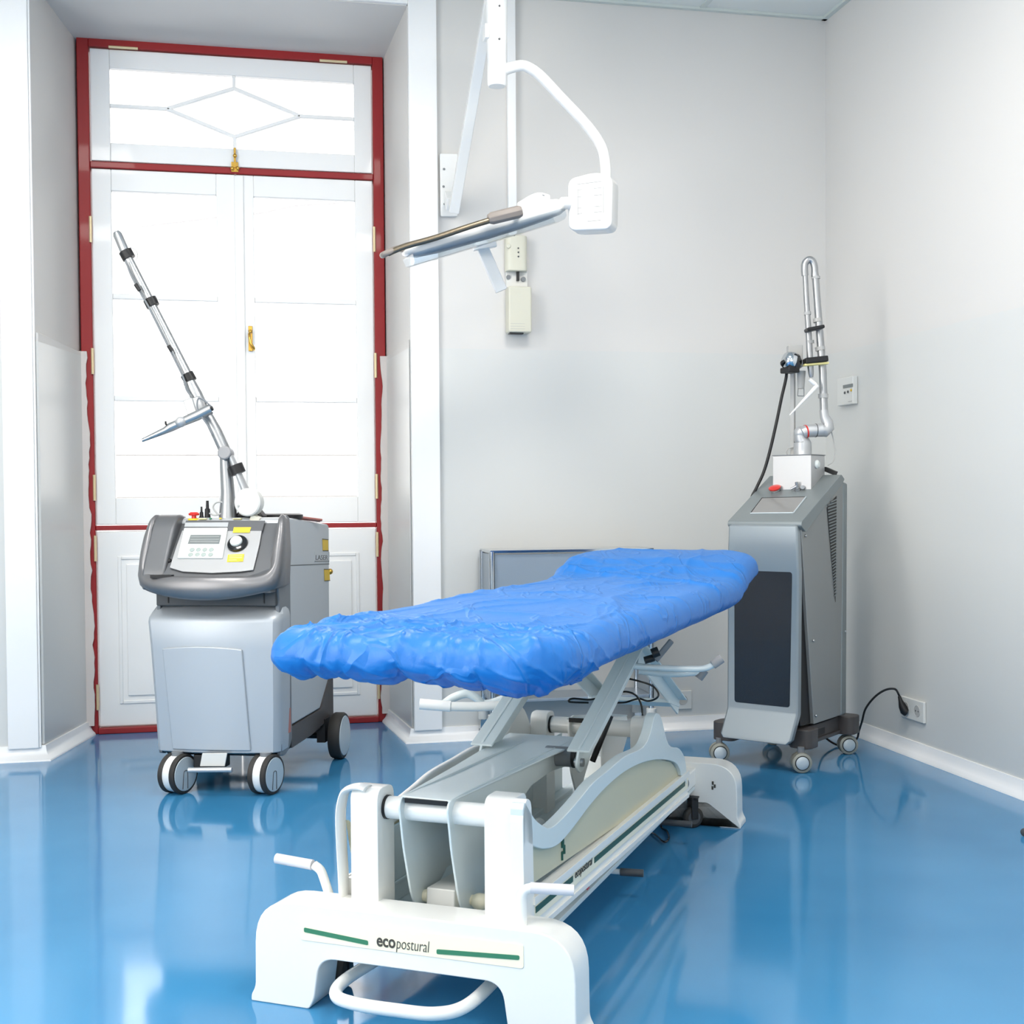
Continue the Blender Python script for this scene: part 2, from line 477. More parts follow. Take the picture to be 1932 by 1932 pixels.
# transom with diamond bars
tz0, tz1 = 2.456, 2.931
gx0, gx1, gz0, gz1 = -0.520, 0.520, 2.535, 2.852
g = G(); ringbox(g, xi0 + 0.004, xi1 - 0.004, gx0, gx1, tz0, tz1, gz0, gz1, yw, yw + 0.045)
tr = wpart(g, 'transom_sash', 'leaf_white', 0.004)
zc_ = (gz0 + gz1) / 2
g = G()
for a, b in (((gx0, zc_), (-0.285, zc_)), ((gx1, zc_), (0.285, zc_)), ((0, gz1), (0, zc_ + 0.105)), ((0, gz0), (0, zc_ - 0.105)),
             ((-0.285, zc_), (0, zc_ + 0.105)), ((0, zc_ + 0.105), (0.285, zc_)), ((0.285, zc_), (0, zc_ - 0.105)), ((0, zc_ - 0.105), (-0.285, zc_))):
    g.bar((a[0], yw + 0.012, a[1]), (b[0], yw + 0.012, b[1]), 0.022, 0.015, up=(0.3, 0, 1) if abs(a[0] - b[0]) < 1e-6 else (0, 0, 1))
wpart(g, 'glazing_bar', 'leaf_white', 0.003, tr)
wpart(G().bb(gx0, gx1, yw + 0.022, yw + 0.026, gz0, gz1), 'pane', 'glass', 0, tr)
# two glazed leaves
lz0, lz1 = 0.900, 2.422
for nm, a0, a1, b0, b1 in (('sash', xi0 + 0.004, -0.002, -0.520, -0.082), ('sash', 0.002, xi1 - 0.004, 0.078, 0.520)):
    g = G(); ringbox(g, a0, a1, b0, b1, lz0, lz1, 1.015, 2.330, yw, yw + 0.045)
    sh = wpart(g, nm, 'leaf_white', 0.004)
    g = G()
    for z in (1.445, 1.882):
        g.bb(b0, b1, yw + 0.006, yw + 0.034, z - 0.012, z + 0.012)
    wpart(g, 'glazing_bar', 'leaf_white', 0.004, sh)
    for z0_, z1_ in ((1.015, 1.433), (1.457, 1.870), (1.894, 2.330)):
        wpart(G().bb(b0, b1, yw + 0.022, yw + 0.026, z0_, z1_), 'pane', 'glass', 0, sh)
wpart(G().bb(-0.004, 0.034, yw - 0.010, yw + 0.002, lz0 + 0.005, lz1 - 0.005), 'meeting_strip', 'leaf_white', 0.003)
# two lower solid leaves with raised fields
for a0, a1 in ((xi0 + 0.004, -0.002), (0.002, xi1 - 0.004)):
    g = G(); g.bb(a0, a1, yw, yw + 0.045, 0.030, 0.872)
    lp = wpart(g, 'lower_panel', 'leaf_white', 0.004)
    g = G(); ringbox(g, a0 + 0.085, a1 - 0.075, a0 + 0.100, a1 - 0.090, 0.125, 0.765, 0.140, 0.750, yw - 0.006, yw + 0.002)
    g.bb(a0 + 0.12, a1 - 0.11, yw - 0.008, yw + 0.002, 0.16, 0.73)
    wpart(g, 'panel_moulding', 'leaf_white', 0.005, lp)
for x in (xi0 - 0.001, xi1 + 0.001):
    for z in (2.16, 1.60, 1.06, 0.80, 0.16):
        wpart(G().cyl((x, yw - 0.014, z - 0.055), (x, yw - 0.014, z + 0.055), 0.0065, n=12), 'hinge', 'pale_brass', 0)
for x in (-0.46, 0.43):
    wpart(G().cyl((x - 0.06, yw - 0.014, 2.936), (x + 0.06, yw - 0.014, 2.936), 0.006, n=12), 'hinge', 'pale_brass', 0)
g = G(); g.bb(0.048, 0.066, yw - 0.008, yw + 0.001, 1.655, 1.765)
g.tube(spline([(0.057, yw - 0.01, 1.735), (0.052, yw - 0.035, 1.725), (0.056, yw - 0.045, 1.69), (0.070, yw - 0.040, 1.665), (0.072, yw - 0.015, 1.66)], 6), 0.006, n=10)
g.ball((0.057, yw - 0.012, 1.74), 0.009)
wpart(g, 'handle', 'brass', 0.002)
g = G(); g.bb(-0.016, 0.014, yw - 0.010, yw + 0.001, 2.432, 2.475); g.bb(-0.005, 0.004, yw - 0.016, yw + 0.001, 2.45, 2.535)
g.ball((-0.012, yw - 0.012, 2.445), 0.009); g.ball((0.011, yw - 0.012, 2.447), 0.009); g.ball((0, yw - 0.016, 2.50), 0.009)
wpart(g, 'latch', 'brass', 0.001)

# outside: thin pale rails of the balcony and a sagging overhead cable
g = G()
for z in (1.02, 1.24):
    g.tube([(-1.6, 6.9, z), (1.6, 6.9, z)], 0.005, n=8)
for x in (-1.6, 1.6):
    g.tube([(x, 6.9, -0.2), (x, 6.9, 1.24)], 0.008, n=8)
tag(g.put('balcony_railing', 'outdoor_white'), 'thin pale horizontal balcony rails outside the tall window', 'railing')
g = G().tube(spline([(-0.956,7.2,2.437),(-0.643,7.2,2.471),(-0.324,7.2,2.518),(-0.098,7.2,2.555),(0.13,7.2,2.587),(0.333,7.2,2.637),(0.567,7.2,2.661),(1.046,7.2,2.749)], 8), 0.008, n=8)
tag(g.put('overhead_cable', 'cable_pale'), 'thin overhead cable slanting behind the upper window panes', 'cable')

# ------------------------------------------------------------------ treatment couch
CO = thing('treatment_couch', 'white scissor-lift treatment couch with cream side bands, standing under the blue sheet', 'treatment couch', (0.316,2.386,0), -32.6)

def foot_poly(w, h, ih, iw):
    o = [(-w - 0.006, 0.0), (-w - 0.006, 0.012), (-w + 0.004, 0.03), (-w + 0.006, h), (w - 0.006, h), (w - 0.004, 0.03), (w + 0.006, 0.012), (w + 0.006, 0.0),
         (iw + 0.012, 0.0), (iw, 0.02), (iw - 0.012, ih), (-iw + 0.012, ih), (-iw, 0.02), (-iw - 0.012, 0.0)]
    return poly_round(o, [0.004, 0.008, 0.02, 0.115, 0.115, 0.02, 0.008, 0.004, 0.006, 0.03, 0.035, 0.035, 0.03, 0.006], n=8)
ff = G().prism([(p[0] - 0.0135, p[1]) for p in foot_poly(0.340, 0.207, 0.104, 0.203)], 'v', -0.004, 0.082).put('foot', 'bed_white', CO, bev=0.026, seg=6, ang=60)
rf = G().prism(foot_poly(0.318, 0.192, 0.070, 0.248), 'v', 1.625, 1.715).put('foot', 'bed_white', CO, bev=0.013, seg=4)
# name plate on the front foot
np_ = G().prism(poly_round([(-0.244, 0.136), (0.222, 0.136), (0.222, 0.181), (-0.244, 0.181)], 0.006), 'v', -0.0055, 0.004).put('name_plate', 'cream', ff, bev=0.0008)
G().prism(poly_round([(-0.236, 0.1530), (-0.096, 0.1430), (-0.096, 0.1520), (-0.236, 0.1620)], 0.003), 'v', -0.0065, -0.003).put('green_stripe', 'green', np_)
G().prism(poly_round([(0.048, 0.1435), (0.214, 0.1520), (0.214, 0.1605), (0.048, 0.1525)], 0.003), 'v', -0.0065, -0.003).put('green_stripe', 'green', np_)
text('lettering', 'eco', 0.034, axes((-0.078, -0.006, 0.1445), (1, 0, 0), (0, 0, 1)), 'ink', np_, width=0.040, bold=0.0007)
text('lettering', 'postural', 0.032, axes((-0.037, -0.006, 0.1440), (1, 0, 0), (0, 0, 1)), 'ink', np_, width=0.070, bold=-0.0004, shear=0.15)
# castor wheels
def castor(c, r, w, ang, parent, hub='dark_grey'):
    ax = Vector((math.cos(ang), math.sin(ang), 0)); c = Vector(c)
    cs = G().bar(c + Vector((0, 0, r + 0.024)), c + Vector((0, 0, r + 0.030)), 0.034, 0.034, up=(0, 1, 0))
    for s_ in (-1, 1):
        cs.bar(c + ax * s_ * (w / 2 + 0.004) + Vector((0, 0, -0.004)), c + ax * s_ * (w / 2 + 0.004) + Vector((0, 0, r + 0.03)), 0.004, 0.022, up=ax.cross(Vector((0, 0, 1))))
    cs = cs.put('castor', 'black', parent, bev=0.002)
    G().lathe([(r * 0.8, -w / 2), (r * 0.95, -w / 2 + 0.003), (r, -w * 0.25), (r, w * 0.25), (r * 0.95, w / 2 - 0.003), (r * 0.8, w / 2)], c, ax, 30).put('wheel', 'rubber', cs)
    G().lathe([(r * 0.62, -w / 2 - 0.001), (r * 0.55, 0), (r * 0.62, w / 2 + 0.001)], c, ax, 24).put('hub', hub, cs)
    return cs
castor((-0.222, 0.122, 0.034), 0.034, 0.030, 0.12, CO)
castor((0.197, 0.115, 0.034), 0.034, 0.024, 0.12, CO)
castor((0.184, 1.598, 0.032), 0.032, 0.022, -0.9, CO)
castor((-0.20, 1.66, 0.032), 0.032, 0.022, 0.3, CO)
# posts
def post(u0, u1, v0, v1, z0, z1):
    return G().prism(poly_round([(v0, z0), (v1, z0), (v1, z1), (v0, z1)], [0.002, 0.002, 0.026, 0.026], n=6), 'u', u0, u1).put('post', 'bed_white', CO, bev=0.004)
post(-0.166, -0.106, 0.06, 0.135, 0.10, 0.428)
post(0.122, 0.180, 0.055, 0.135, 0.10, 0.432)
post(-0.178, -0.130, 1.155, 1.225, 0.10, 0.402)
post(0.110, 0.150, 1.155, 1.225, 0.10, 0.402)
# cross tubes with black seals
for v, z, a, b in ((0.100, 0.386, -0.108, 0.124), (1.190, 0.366, -0.132, 0.112)):
    ax_ = G().cyl((a, v, z), (b, v, z), 0.0225).put('cross_tube', 'bed_white', CO)
    G().cyl((a + 0.001, v, z), (a + 0.008, v, z), 0.0240).put('seal', 'black', ax_)
# lift arm: folded sheet, top web and two tapering flanges
top = [(-0.060, 0.074, 0.418), (0.046, 0.074, 0.416), (0.066, 0.62, 0.402), (0.082, 0.90, 0.392), (-0.145, 0.90, 0.392), (-0.098, 0.43, 0.404)]
la = G().slab(top, (0, 0, -0.005)).put('lift_arm', 'arm_grey', CO, bev=0.003)
fl = [(0.060, 0.40), (0.066, 0.412), (0.085, 0.418), (0.62, 0.404), (0.88, 0.392), (0.88, 0.33), (0.67, 0.350), (0.53, 0.345), (0.40, 0.30), (0.315, 0.262), (0.285, 0.213), (0.215, 0.183), (0.165, 0.166), (0.140, 0.170), (0.112, 0.208), (0.078, 0.313)]
G().prism(poly_round(fl, 0.02, n=4), 'u', -0.062, -0.057).put('flange', 'arm_grey', la, bev=0.0015)
G().prism(poly_round(fl, 0.02, n=4), 'u', 0.041, 0.046).put('flange', 'arm_grey', la, bev=0.0015)
G().bb(-0.052, 0.038, 0.0705, 0.0785, 0.4050, 0.4140).put('slot', 'black', la)
# punched petal marks on the flanges
for u in (-0.0632, 0.0398):
    g = G()
    for k in range(7):
        a = k * 2 * PI / 7
        g.lathe([(0.0035, 0), (0.0035, 0.0012)], (u, 0.175 + 0.014 * math.cos(a), 0.345 + 0.017 * math.sin(a)), (1, 0, 0), 10)
    g.put('punched_holes', 'mid_grey', la)
la2 = [(1.150, 0.372), (1.158, 0.388), (1.19, 0.395), (1.42, 0.36), (1.42, 0.30), (1.30, 0.21), (1.25, 0.165), (1.22, 0.165), (1.17, 0.24)]
for u in (-0.068, 0.024):
    G().prism(poly_round(la2, 0.015, n=4), 'u', u, u + 0.006).put('rear_flange', 'bed_white', CO, bev=0.0015)
G().slab([(-0.068, 1.15, 0.394), (0.030, 1.15, 0.394), (0.030, 1.42, 0.364), (-0.068, 1.42, 0.364)], (0, 0, -0.005)).put('rear_lift_plate', 'arm_grey', CO, bev=0.002)
G().bb(-0.062, -0.02, 1.146, 1.150, 0.383, 0.395).put('slot', 'black', CO)
# actuator block and pivot pins at the front
act = G().box((-0.010, 0.24, 0.190), (0.062, 0.19, 0.044), rx=-0.05).put('actuator', 'pale_plastic', CO, bev=0.003)
g = G()
g.cyl((-0.082, 0.175, 0.192), (0.072, 0.175, 0.192), 0.0105); g.ball((-0.074, 0.175, 0.192), 0.015, (0.9, 1, 1)); g.ball((-0.052, 0.17, 0.192), 0.013); g.ball((0.064, 0.175, 0.190), 0.017, (1.2, 1, 1)); g.ball((0.036, 0.17, 0.192), 0.013)
g.put('pivot_pin', 'cream', CO)
G().tube([(-0.01, 0.33, 0.195), (-0.01, 0.75, 0.20)], 0.016, n=20).put('actuator_tube', 'arm_grey', CO)
# base tray between the feet
g = G()
g.bb(-0.185, 0.185, 0.12, 1.63, 0.110, 0.122)
g.bb(-0.06, 0.05, 0.12, 1.63, 0.122, 0.150)
g.put('base_tray', 'arm_grey', CO, bev=0.002)
g = G(); g.bb(-0.179, -0.172, 0.13, 1.42, 0.12, 0.30); g.bb(-0.172, -0.140, 0.13, 1.42, 0.12, 0.135)
g.bb(-0.171, -0.166, 0.14, 0.62, 0.175, 0.182)
g.put('inner_tray_wall', 'arm_grey', CO, bev=0.002)
G().bb(0.130, 0.188, 1.40, 1.63, 0.125, 0.176).put('foot_bracket', 'bed_white', CO, bev=0.004)
g = G().lathe([(0.011, 0), (0.011, 0.004), (0.006, 0.006)], (0.188, 1.50, 0.155), (1, 0, 0)); g.put('bracket_knob', 'mid_grey', CO)

# side panels: curved white rim, beige infill, lower rail with green stripe
rim_up = [(0.054,0.429),(0.08,0.408),(0.112,0.383),(0.155,0.361),(0.202,0.345),(0.278,0.346),(0.393,0.359),(0.492,0.373),(0.625,0.377),(0.755,0.381),(0.928,0.371),(1.002,0.393),(1.052,0.432),(1.115,0.417),(1.201,0.328),(1.332,0.291),(1.405,0.242),(1.424,0.169)]
rim_lo = [(0.053,0.356),(0.111,0.33),(0.173,0.31),(0.251,0.299),(0.351,0.309),(0.468,0.328),(0.598,0.341),(0.755,0.344),(0.926,0.332),(1.101,0.306),(1.268,0.266),(1.331,0.234),(1.351,0.212)]
band0 = (0.19,0.086,0.26)
for sg, nm in ((1, 'right'), (-1, 'left')):
    e0, e1 = (0.180, 0.206) if sg > 0 else (-0.194, -0.178)
    up_ = [(rim_up[0][0] - 0.012, rim_up[0][1] - 0.01)] + rim_up
    lo_ = rim_lo[::-1]
    if sg < 0: up_ = [(0.12, 0.36)] + rim_up[3:]; lo_ = lo_[:-2] + [(0.125, 0.30)]
    sp = G().prism([(p[0], p[1]) for p in spline([(p[0], p[1], 0) for p in up_], 4)] + [(p[0], p[1]) for p in spline([(p[0], p[1], 0) for p in lo_], 4)] + ([(0.045, 0.335)] if sg > 0 else []), 'u', e0, e1)
    sp = sp.put('side_panel', 'arm_grey' if sg > 0 else 'bed_white', CO, bev=0.006, seg=4, ang=50)
    # front strut of the rim, down to the foot
    G().prism(poly_round([(0.040, 0.405), (0.062, 0.436), (0.088, 0.425), (0.096, 0.36), (0.104, 0.18), (0.060, 0.12), (0.050, 0.12)], 0.012, n=4), 'u', e0, e1).put('side_strut', 'bed_white', sp, bev=0.006) if sg > 0 else G().tube(spline([(-0.135,0.075,0.426),(-0.151,0.075,0.429),(-0.17,0.075,0.426),(-0.185,0.075,0.416),(-0.193,0.075,0.392),(-0.196,0.075,0.36),(-0.194,0.075,0.301),(-0.191,0.075,0.237),(-0.189,0.075,0.182)], 5), 0.020, n=14, flat=0.32, up=(0, 1, 0)).put('side_strut', 'bed_white', sp)
    zi = [(p[0], p[1]) for p in rim_lo]
    inf = [(0.085, rim_lo[0][1])] + zi[1:] + [(1.41, 0.185), (0.115, 0.256), (0.10, 0.30)]
    m0, m1 = (0.186, 0.196) if sg > 0 else (-0.190, -0.182)
    G().prism(inf, 'u', m0, m1).put('infill_panel', 'beige', sp, ang=60)
    s0, s1 = (0.182, 0.204) if sg > 0 else (-0.196, -0.180)
    rl = G()
    rl.prism(poly_round([(0.09, 0.236), (1.445, 0.206), (1.445, 0.130), (0.09, 0.165)], 0.006), 'u', s0, s1)
    rl = rl.put('lower_rail', 'bed_white', sp, bev=0.003)
    def rail(v0, v1, f0, f1, m, nm2, d=0.003):
        """strip on the outer face of the lower rail between heights f0..f1 (0 bottom .. 1 top)"""
        def zz(v, f):
            t = (v - 0.09) / 1.355
            lo, hi = 0.165 - 0.035 * t, 0.236 - 0.030 * t
            return lo + (hi - lo) * f
        a, b = (s1, s1 + d) if sg > 0 else (s0 - d, s0)
        G().prism([(v0, zz(v0, f0)), (v1, zz(v1, f0)), (v1, zz(v1, f1)), (v0, zz(v0, f1))], 'u', a, b).put(nm2, m, rl, bev=0.0008)
    rail(0.095, 1.44, 0.80, 1.02, 'bed_white', 'rail_bead', 0.006)
    rail(0.095, 1.44, 0.34, 0.78, 'cream', 'cream_band', 0.0012)
    rail(0.11, 0.345, 0.52, 0.70, 'dark_green', 'green_stripe', 0.0022)
    rail(0.50, 1.40, 0.52, 0.70, 'dark_green', 'green_stripe', 0.0022)
    rail(0.095, 1.44, 0.0, 0.16, 'bed_white', 'rail_bead', 0.005)
    if sg > 0:
        text('lettering', 'ecopostural', 0.026, axes((0.2062, 0.357, 0.1985), (0, 1, -0.022), (0, 0, 1)), 'ink', rl, width=0.125, shear=0.15)
        for a_, b_, r_ in ((0.300, 0.288, 0.006), (0.312, 0.272, 0.0045), (0.298, 0.262, 0.004)):
            G().tube([(0.1962, a_, b_ + 0.009), (0.1962, a_ + 0.001, b_ - 0.009)], r_ * 0.9, n=10, flat=1.0).put('emblem', 'dark_green', sp)
        G().bb(0.206, 0.2075, 0.44, 0.455, 0.150, 0.156).put('red_mark', 'red_plastic', rl)
for a_, b_ in ((0.240, 0.134), (0.246, 0.125), (0.239, 0.119)):
    G().tube([(a_, 1.6245, b_ + 0.005), (a_, 1.6245, b_ - 0.005)], 0.003, n=8).put('emblem', 'ink', rf)

# upper linkage carrying the bed top
for u in (-0.125, 0.120):
    sc = 0.052
    ar = G()
    ar.prism(poly_round([(0.632, 0.372), (0.668, 0.350), (0.715, 0.366), (1.34, 0.605), (1.30, 0.652), (0.66, 0.412)], [0.02, 0.02, 0.01, 0.0, 0.0, 0.012], n=5), 'u', u - 0.003, u + 0.003)
    ar.slab([(u - 0.028, 0.655, 0.408), (u + 0.028, 0.655, 0.408), (u + 0.028, 1.31, 0.655), (u - 0.028, 1.31, 0.655)], (0, 0.002, -0.005))
    ar = ar.put('support_arm', 'arm_grey', CO, bev=0.0015)
    G().cyl((u - 0.012, 0.668, 0.378), (u + 0.010, 0.668, 0.378), 0.010).put('pivot_bolt', 'aluminium', ar)
for u in (-0.10, 0.135):
    g = G()
    g.bar((u, 1.62, 0.365), (u, 1.15, 0.58), 0.006, 0.055, up=(0, 0.4, 1))
    g.bar((u + 0.012, 1.62, 0.385), (u + 0.012, 1.15, 0.60), 0.03, 0.005, up=(0, 0.4, 1))
    g.put('brace_arm', 'arm_grey', CO, bev=0.0015)
G().slab([(-0.11, 1.48, 0.395), (0.14, 1.48, 0.395), (0.14, 1.62, 0.36), (-0.11, 1.62, 0.36)], (0, 0, 0.012)).put('brace_plate', 'arm_grey', CO, bev=0.002)
g = G().cyl((-0.115, 0.72, 0.378), (0.118, 0.72, 0.378), 0.0145); g.put('cross_tube', 'arm_grey', CO)
g = G().cyl((0.018, 0.72, 0.378), (0.088, 0.72, 0.378), 0.024)
mr = g.put('drive_roller', 'mid_grey', CO, bev=0.003)
G().cyl((0.088, 0.72, 0.378), (0.097, 0.72, 0.378), 0.0255).put('seal', 'black', mr)
G().tube([(0.072,0.928,0.326),(0.116,0.945,0.443)], 0.008).put('gas_spring', 'black', CO)
G().box((0.12, 0.80, 0.25), (0.035, 0.05, 0.10)).put('spring_bracket', 'grip_grey', CO, bev=0.003)
# under-frame of the bed top
g = G()
for u in (-0.13, 0.125):
    g.bb(u - 0.02, u + 0.02, 0.15, 1.62, 0.640, 0.672)
for v in (0.2, 0.9, 1.30):
    g.bb(-0.13, 0.125, v - 0.02, v + 0.02, 0.642, 0.670)
g.put('under_frame', 'arm_grey', CO, bev=0.003)
g = G().prism(poly_round([(-0.27, 0.02), (0.27, 0.02), (0.27, 1.66), (-0.27, 1.66)], [0.12, 0.12, 0.02, 0.02], n=8), 'z', 0.668, 0.722)
g.put('cushion', 'arm_grey', CO, bev=0.012)
g = G().slab([(-0.27, 1.70, 0.672), (0.27, 1.70, 0.672), (0.27, 1.86, 0.716), (0.2, 2.05, 0.744), (-0.2, 2.05, 0.744), (-0.27, 1.86, 0.716)], (0, -0.012, 0.050))
g.put('head_cushion', 'arm_grey', CO, bev=0.01)
# headrest hinge
g = G(); g.cyl(*[(0.187,1.095,0.587),(0.204,1.101,0.594)], 0.013); g.cyl(*[(0.164,1.106,0.567),(0.187,1.116,0.574)], 0.010)
g.put('hinge_knob', 'black', CO)
g = G(); g.bar(*[(0.186,1.135,0.564),(0.228,1.15,0.618)], 0.012, 0.016); g.put('hinge_arm', 'mid_grey', CO, bev=0.004)
# control levers (pointing sideways)
def lever(pts, r, grip, gr, m='bed_white', gm='grip_grey', n=6):
    lv = G().tube(spline(pts, n), r, n=14).put('lever', m, CO)
    G().tube(grip, gr, n=16).put('grip', gm, lv)
lever([(0.125,1.107,0.551),(0.192,1.132,0.545),(0.272,1.162,0.541),(0.311,1.176,0.543),(0.338,1.187,0.555)], 0.0085, [(0.331,1.184,0.552),(0.354,1.193,0.569)], 0.0125, 'arm_grey', 'grip_grey')
lever([(0.131,1.169,0.529),(0.205,1.197,0.52),(0.259,1.217,0.522),(0.289,1.228,0.525)], 0.0085, [(0.299,1.232,0.531),(0.283,1.226,0.508)], 0.0125, 'arm_grey', 'mid_grey')
lever([(-0.136,0.974,0.465),(-0.182,0.957,0.454),(-0.241,0.934,0.45),(-0.313,0.907,0.451),(-0.353,0.893,0.454)], 0.0125, [(-0.313,0.907,0.451),(-0.39,0.879,0.458)], 0.0145, 'bed_white', 'lamp_white')
G().tube(spline([(-0.348,0.945,0.45),(-0.324,0.954,0.467),(-0.292,0.966,0.477),(-0.268,0.974,0.467),(-0.245,0.983,0.449),(-0.198,1.001,0.463),(-0.151,1.018,0.494)], 6), 0.0115).put('curved_bracket', 'arm_grey', CO)
# foot levers at the front corners
lever([(-0.267,0.091,0.256),(-0.252,0.09,0.247),(-0.243,0.09,0.228),(-0.224,0.091,0.173)], 0.0095, [(-0.354,0.089,0.262),(-0.27,0.09,0.256)], 0.0105, 'bed_white', 'pale_grip')
lever([(0.209,0.026,0.195),(0.209,0.026,0.239),(0.209,0.026,0.261),(0.216,0.028,0.273),(0.23,0.033,0.276)], 0.0095, [(0.223,0.031,0.276),(0.299,0.059,0.271)], 0.0105, 'bed_white', 'pale_grip')
# foot pedals along the side
lever([(0.10, 0.852, 0.07), (0.15, 0.855, 0.07), (0.17, 0.857, 0.07)], 0.007, [(0.165, 0.856, 0.07), (0.222, 0.862, 0.07)], 0.0095, 'bed_white', 'dark_grey')
lever([(0.10, 1.30, 0.07), (0.14, 1.365, 0.07)], 0.006, [(0.138, 1.365, 0.07), (0.232, 1.366, 0.07)], 0.009, 'bed_white', 'dark_grey')
G().tube([(0.10, 0.14, 0.085), (0.10, 1.62, 0.085)], 0.008).put('pedal_shaft', 'arm_grey', CO)
# foot bar looping under the front foot
G().tube(spline([(-0.115, 0.34, 0.075), (-0.135, 0.18, 0.066), (-0.158, 0.02, 0.060), (-0.140, -0.055, 0.059), (-0.09, -0.078, 0.058), (0.0, -0.080, 0.058), (0.075, -0.070, 0.058), (0.115, -0.02, 0.060), (0.125, 0.12, 0.066), (0.13, 0.34, 0.075)], 8), 0.0125, n=16).put('foot_bar', 'bed_white', CO)
g = G(); g.box((0.075, 0.20, 0.088), (0.04, 0.05, 0.04)); g.cyl((0.055, 0.16, 0.08), (0.055, 0.21, 0.08), 0.012)
g.put('bar_clamp', 'mid_grey', CO, bev=0.003)
# cables
G().tube(spline([(0.079,1.242,0.497),(0.109,1.253,0.489),(0.143,1.267,0.476),(0.16,1.272,0.455),(0.154,1.27,0.44),(0.132,1.262,0.433),(0.108,1.253,0.44),(0.074,1.24,0.43),(0.046,1.229,0.429)], 6), 0.0028, n=8).put('cable', 'black_gloss', CO)
G().tube(spline([(-0.009,1.16,0.437),(-0.057,1.141,0.44),(-0.05,1.144,0.449),(-0.002,1.162,0.446),(0.046,1.179,0.46),(0.087,1.195,0.467),(0.114,1.205,0.456),(0.127,1.21,0.43),(0.131,1.211,0.398)], 6), 0.0028, n=8).put('cable', 'black_gloss', CO)
G().tube(spline([(0.17, 1.12, 0.12)] + [(0.061,1.494,0.006),(0.099,1.463,0.006),(0.144,1.392,0.006),(0.15,1.43,0.006),(0.125,1.509,0.006),(0.092,1.577,0.006)] + [(0.17, 1.50, 0.10)], 8), 0.003, n=8).put('cable', 'black_gloss', CO)

# ------------------------------------------------------------------ blue sheet over the couch
def zt(v):
    pts = [(-1, 0.740), (0.0, 0.742), (1.63, 0.746), (1.70, 0.752), (1.78, 0.772), (1.86, 0.793), (1.97, 0.809), (2.10, 0.822), (3, 0.83)]
    for (a, za), (b, zb) in zip(pts, pts[1:]):
        if v <= b:
            t = (v - a) / (b - a); t = t * t * (3 - 2 * t) if a > 1.5 and b < 1.9 else t
            return za + (zb - za) * t
def nz3(x, y, z): return noise.noise(Vector((x, y, z)))
def crease(x, y, z, w): return math.exp(-abs(nz3(x, y, z)) / w)
def ridge(x, y, z=0.0): return 1 - abs(nz3(x, y, z)) * 2
W2, V0, V1 = 0.316, -0.060, 2.135
def outline(n):
    """points, outward normals and arc length round the bed top"""
    segs = []
    def arc(cu, cv, r, a0, a1, ry=None):
        return ('a', cu, cv, r, a0, a1)
    rf_, rh = 0.105, 0.150
    S = [('l', (-W2 + rf_, V0), (W2 - rf_, V0)), ('a', W2 - rf_, V0 + rf_, rf_, -PI / 2, 0), ('l', (W2, V0 + rf_), (W2, V1 - rh)), ('a', W2 - rh, V1 - rh, rh, 0, PI / 2),
         ('l', (W2 - rh, V1), (-W2 + rh, V1)), ('a', -W2 + rh, V1 - rh, rh, PI / 2, PI), ('l', (-W2, V1 - rh), (-W2, V0 + rf_)), ('a', -W2 + rf_, V0 + rf_, rf_, PI, 1.5 * PI)]
    Ls = [math.dist(s[1], s[2]) if s[0] == 'l' else s[3] * abs(s[5] - s[4]) for s in S]
    tot = sum(Ls); out = []
    for i in range(n):
        d = (tot * i / n + W2 - rf_) % tot; k = 0
        while d > Ls[k]:
            d -= Ls[k]; k += 1
        s = S[k]; t = d / Ls[k]
        if s[0] == 'l':
            a, b = Vector(s[1]), Vector(s[2]); p = a.lerp(b, t); dd = (b - a).normalized(); nn = Vector((dd.y, -dd.x))
        else:
            a = s[4] + (s[5] - s[4]) * t; nn = Vector((math.cos(a), math.sin(a))); p = Vector((s[1], s[2])) + nn * s[3]
        out.append((p, nn, tot * i / n))
    return out, tot
N = 1100
def FR(p): return 0.12 + 0.88 * math.exp(-(max(0, p.y - 0.12) / 0.28) ** 2) if p.x > 0 else 0.6
OUT, TOT = outline(N)
RR = 0.048
g = G(); rings = []
NT = 62
def topz(u, v, e):
    """e: distance to the edge 0..; wrinkles of the top"""
    z = zt(v) + 0.006 * min(1, e / 0.2)
    f = 0.0
    # long soft creases running along the bed
    f += 0.0050 * crease(u * 4.0 + 0.8 * nz3(u * 3, v * 2, 1), v * 1.3, 3.1, 0.05)
    f += 0.0020 * nz3(u * 5, v * 2.5, 7.7)
    f += 0.0055 * crease(u * 3.0 - v * 1.0, v * 2.0 + u * 2, 12.0, 0.04)
    # bunching near the foot end and the hinge of the head part
    mf = math.exp(-(max(0, v - 0.10 - 0.25 * max(0, -u)) / 0.14) ** 2)
    f += 0.0080 * mf * crease(u * 4.5 + v * 5, v * 5 - u * 3, 2.2, 0.06)
    f += 0.0080 * mf * crease(u * 6 - v * 6, v * 5 + u * 6, 9.2, 0.05)
    f += 0.0040 * mf * crease(u * 11 + v * 4, v * 9 - u * 6, 19.2, 0.07)
    ml = math.exp(-((u + 0.27) / 0.07) ** 2)
    f += 0.005 * ml * crease(u * 10, v * 3.2, 30.0, 0.08)
    mh = math.exp(-((v - 1.55 + 0.75 * u) / 0.17) ** 2)
    f += 0.013 * mh * crease(u * 2 + v * 3, v * 5 + u * 3.5, 5.0, 0.08)
    mr = math.exp(-((u - 0.24 + 0.08 * v) / 0.07) ** 2)
    f += 0.010 * mr * crease(u * 7 + 0.5 * v, v * 2.1, 41.0, 0.08)
    return z + f
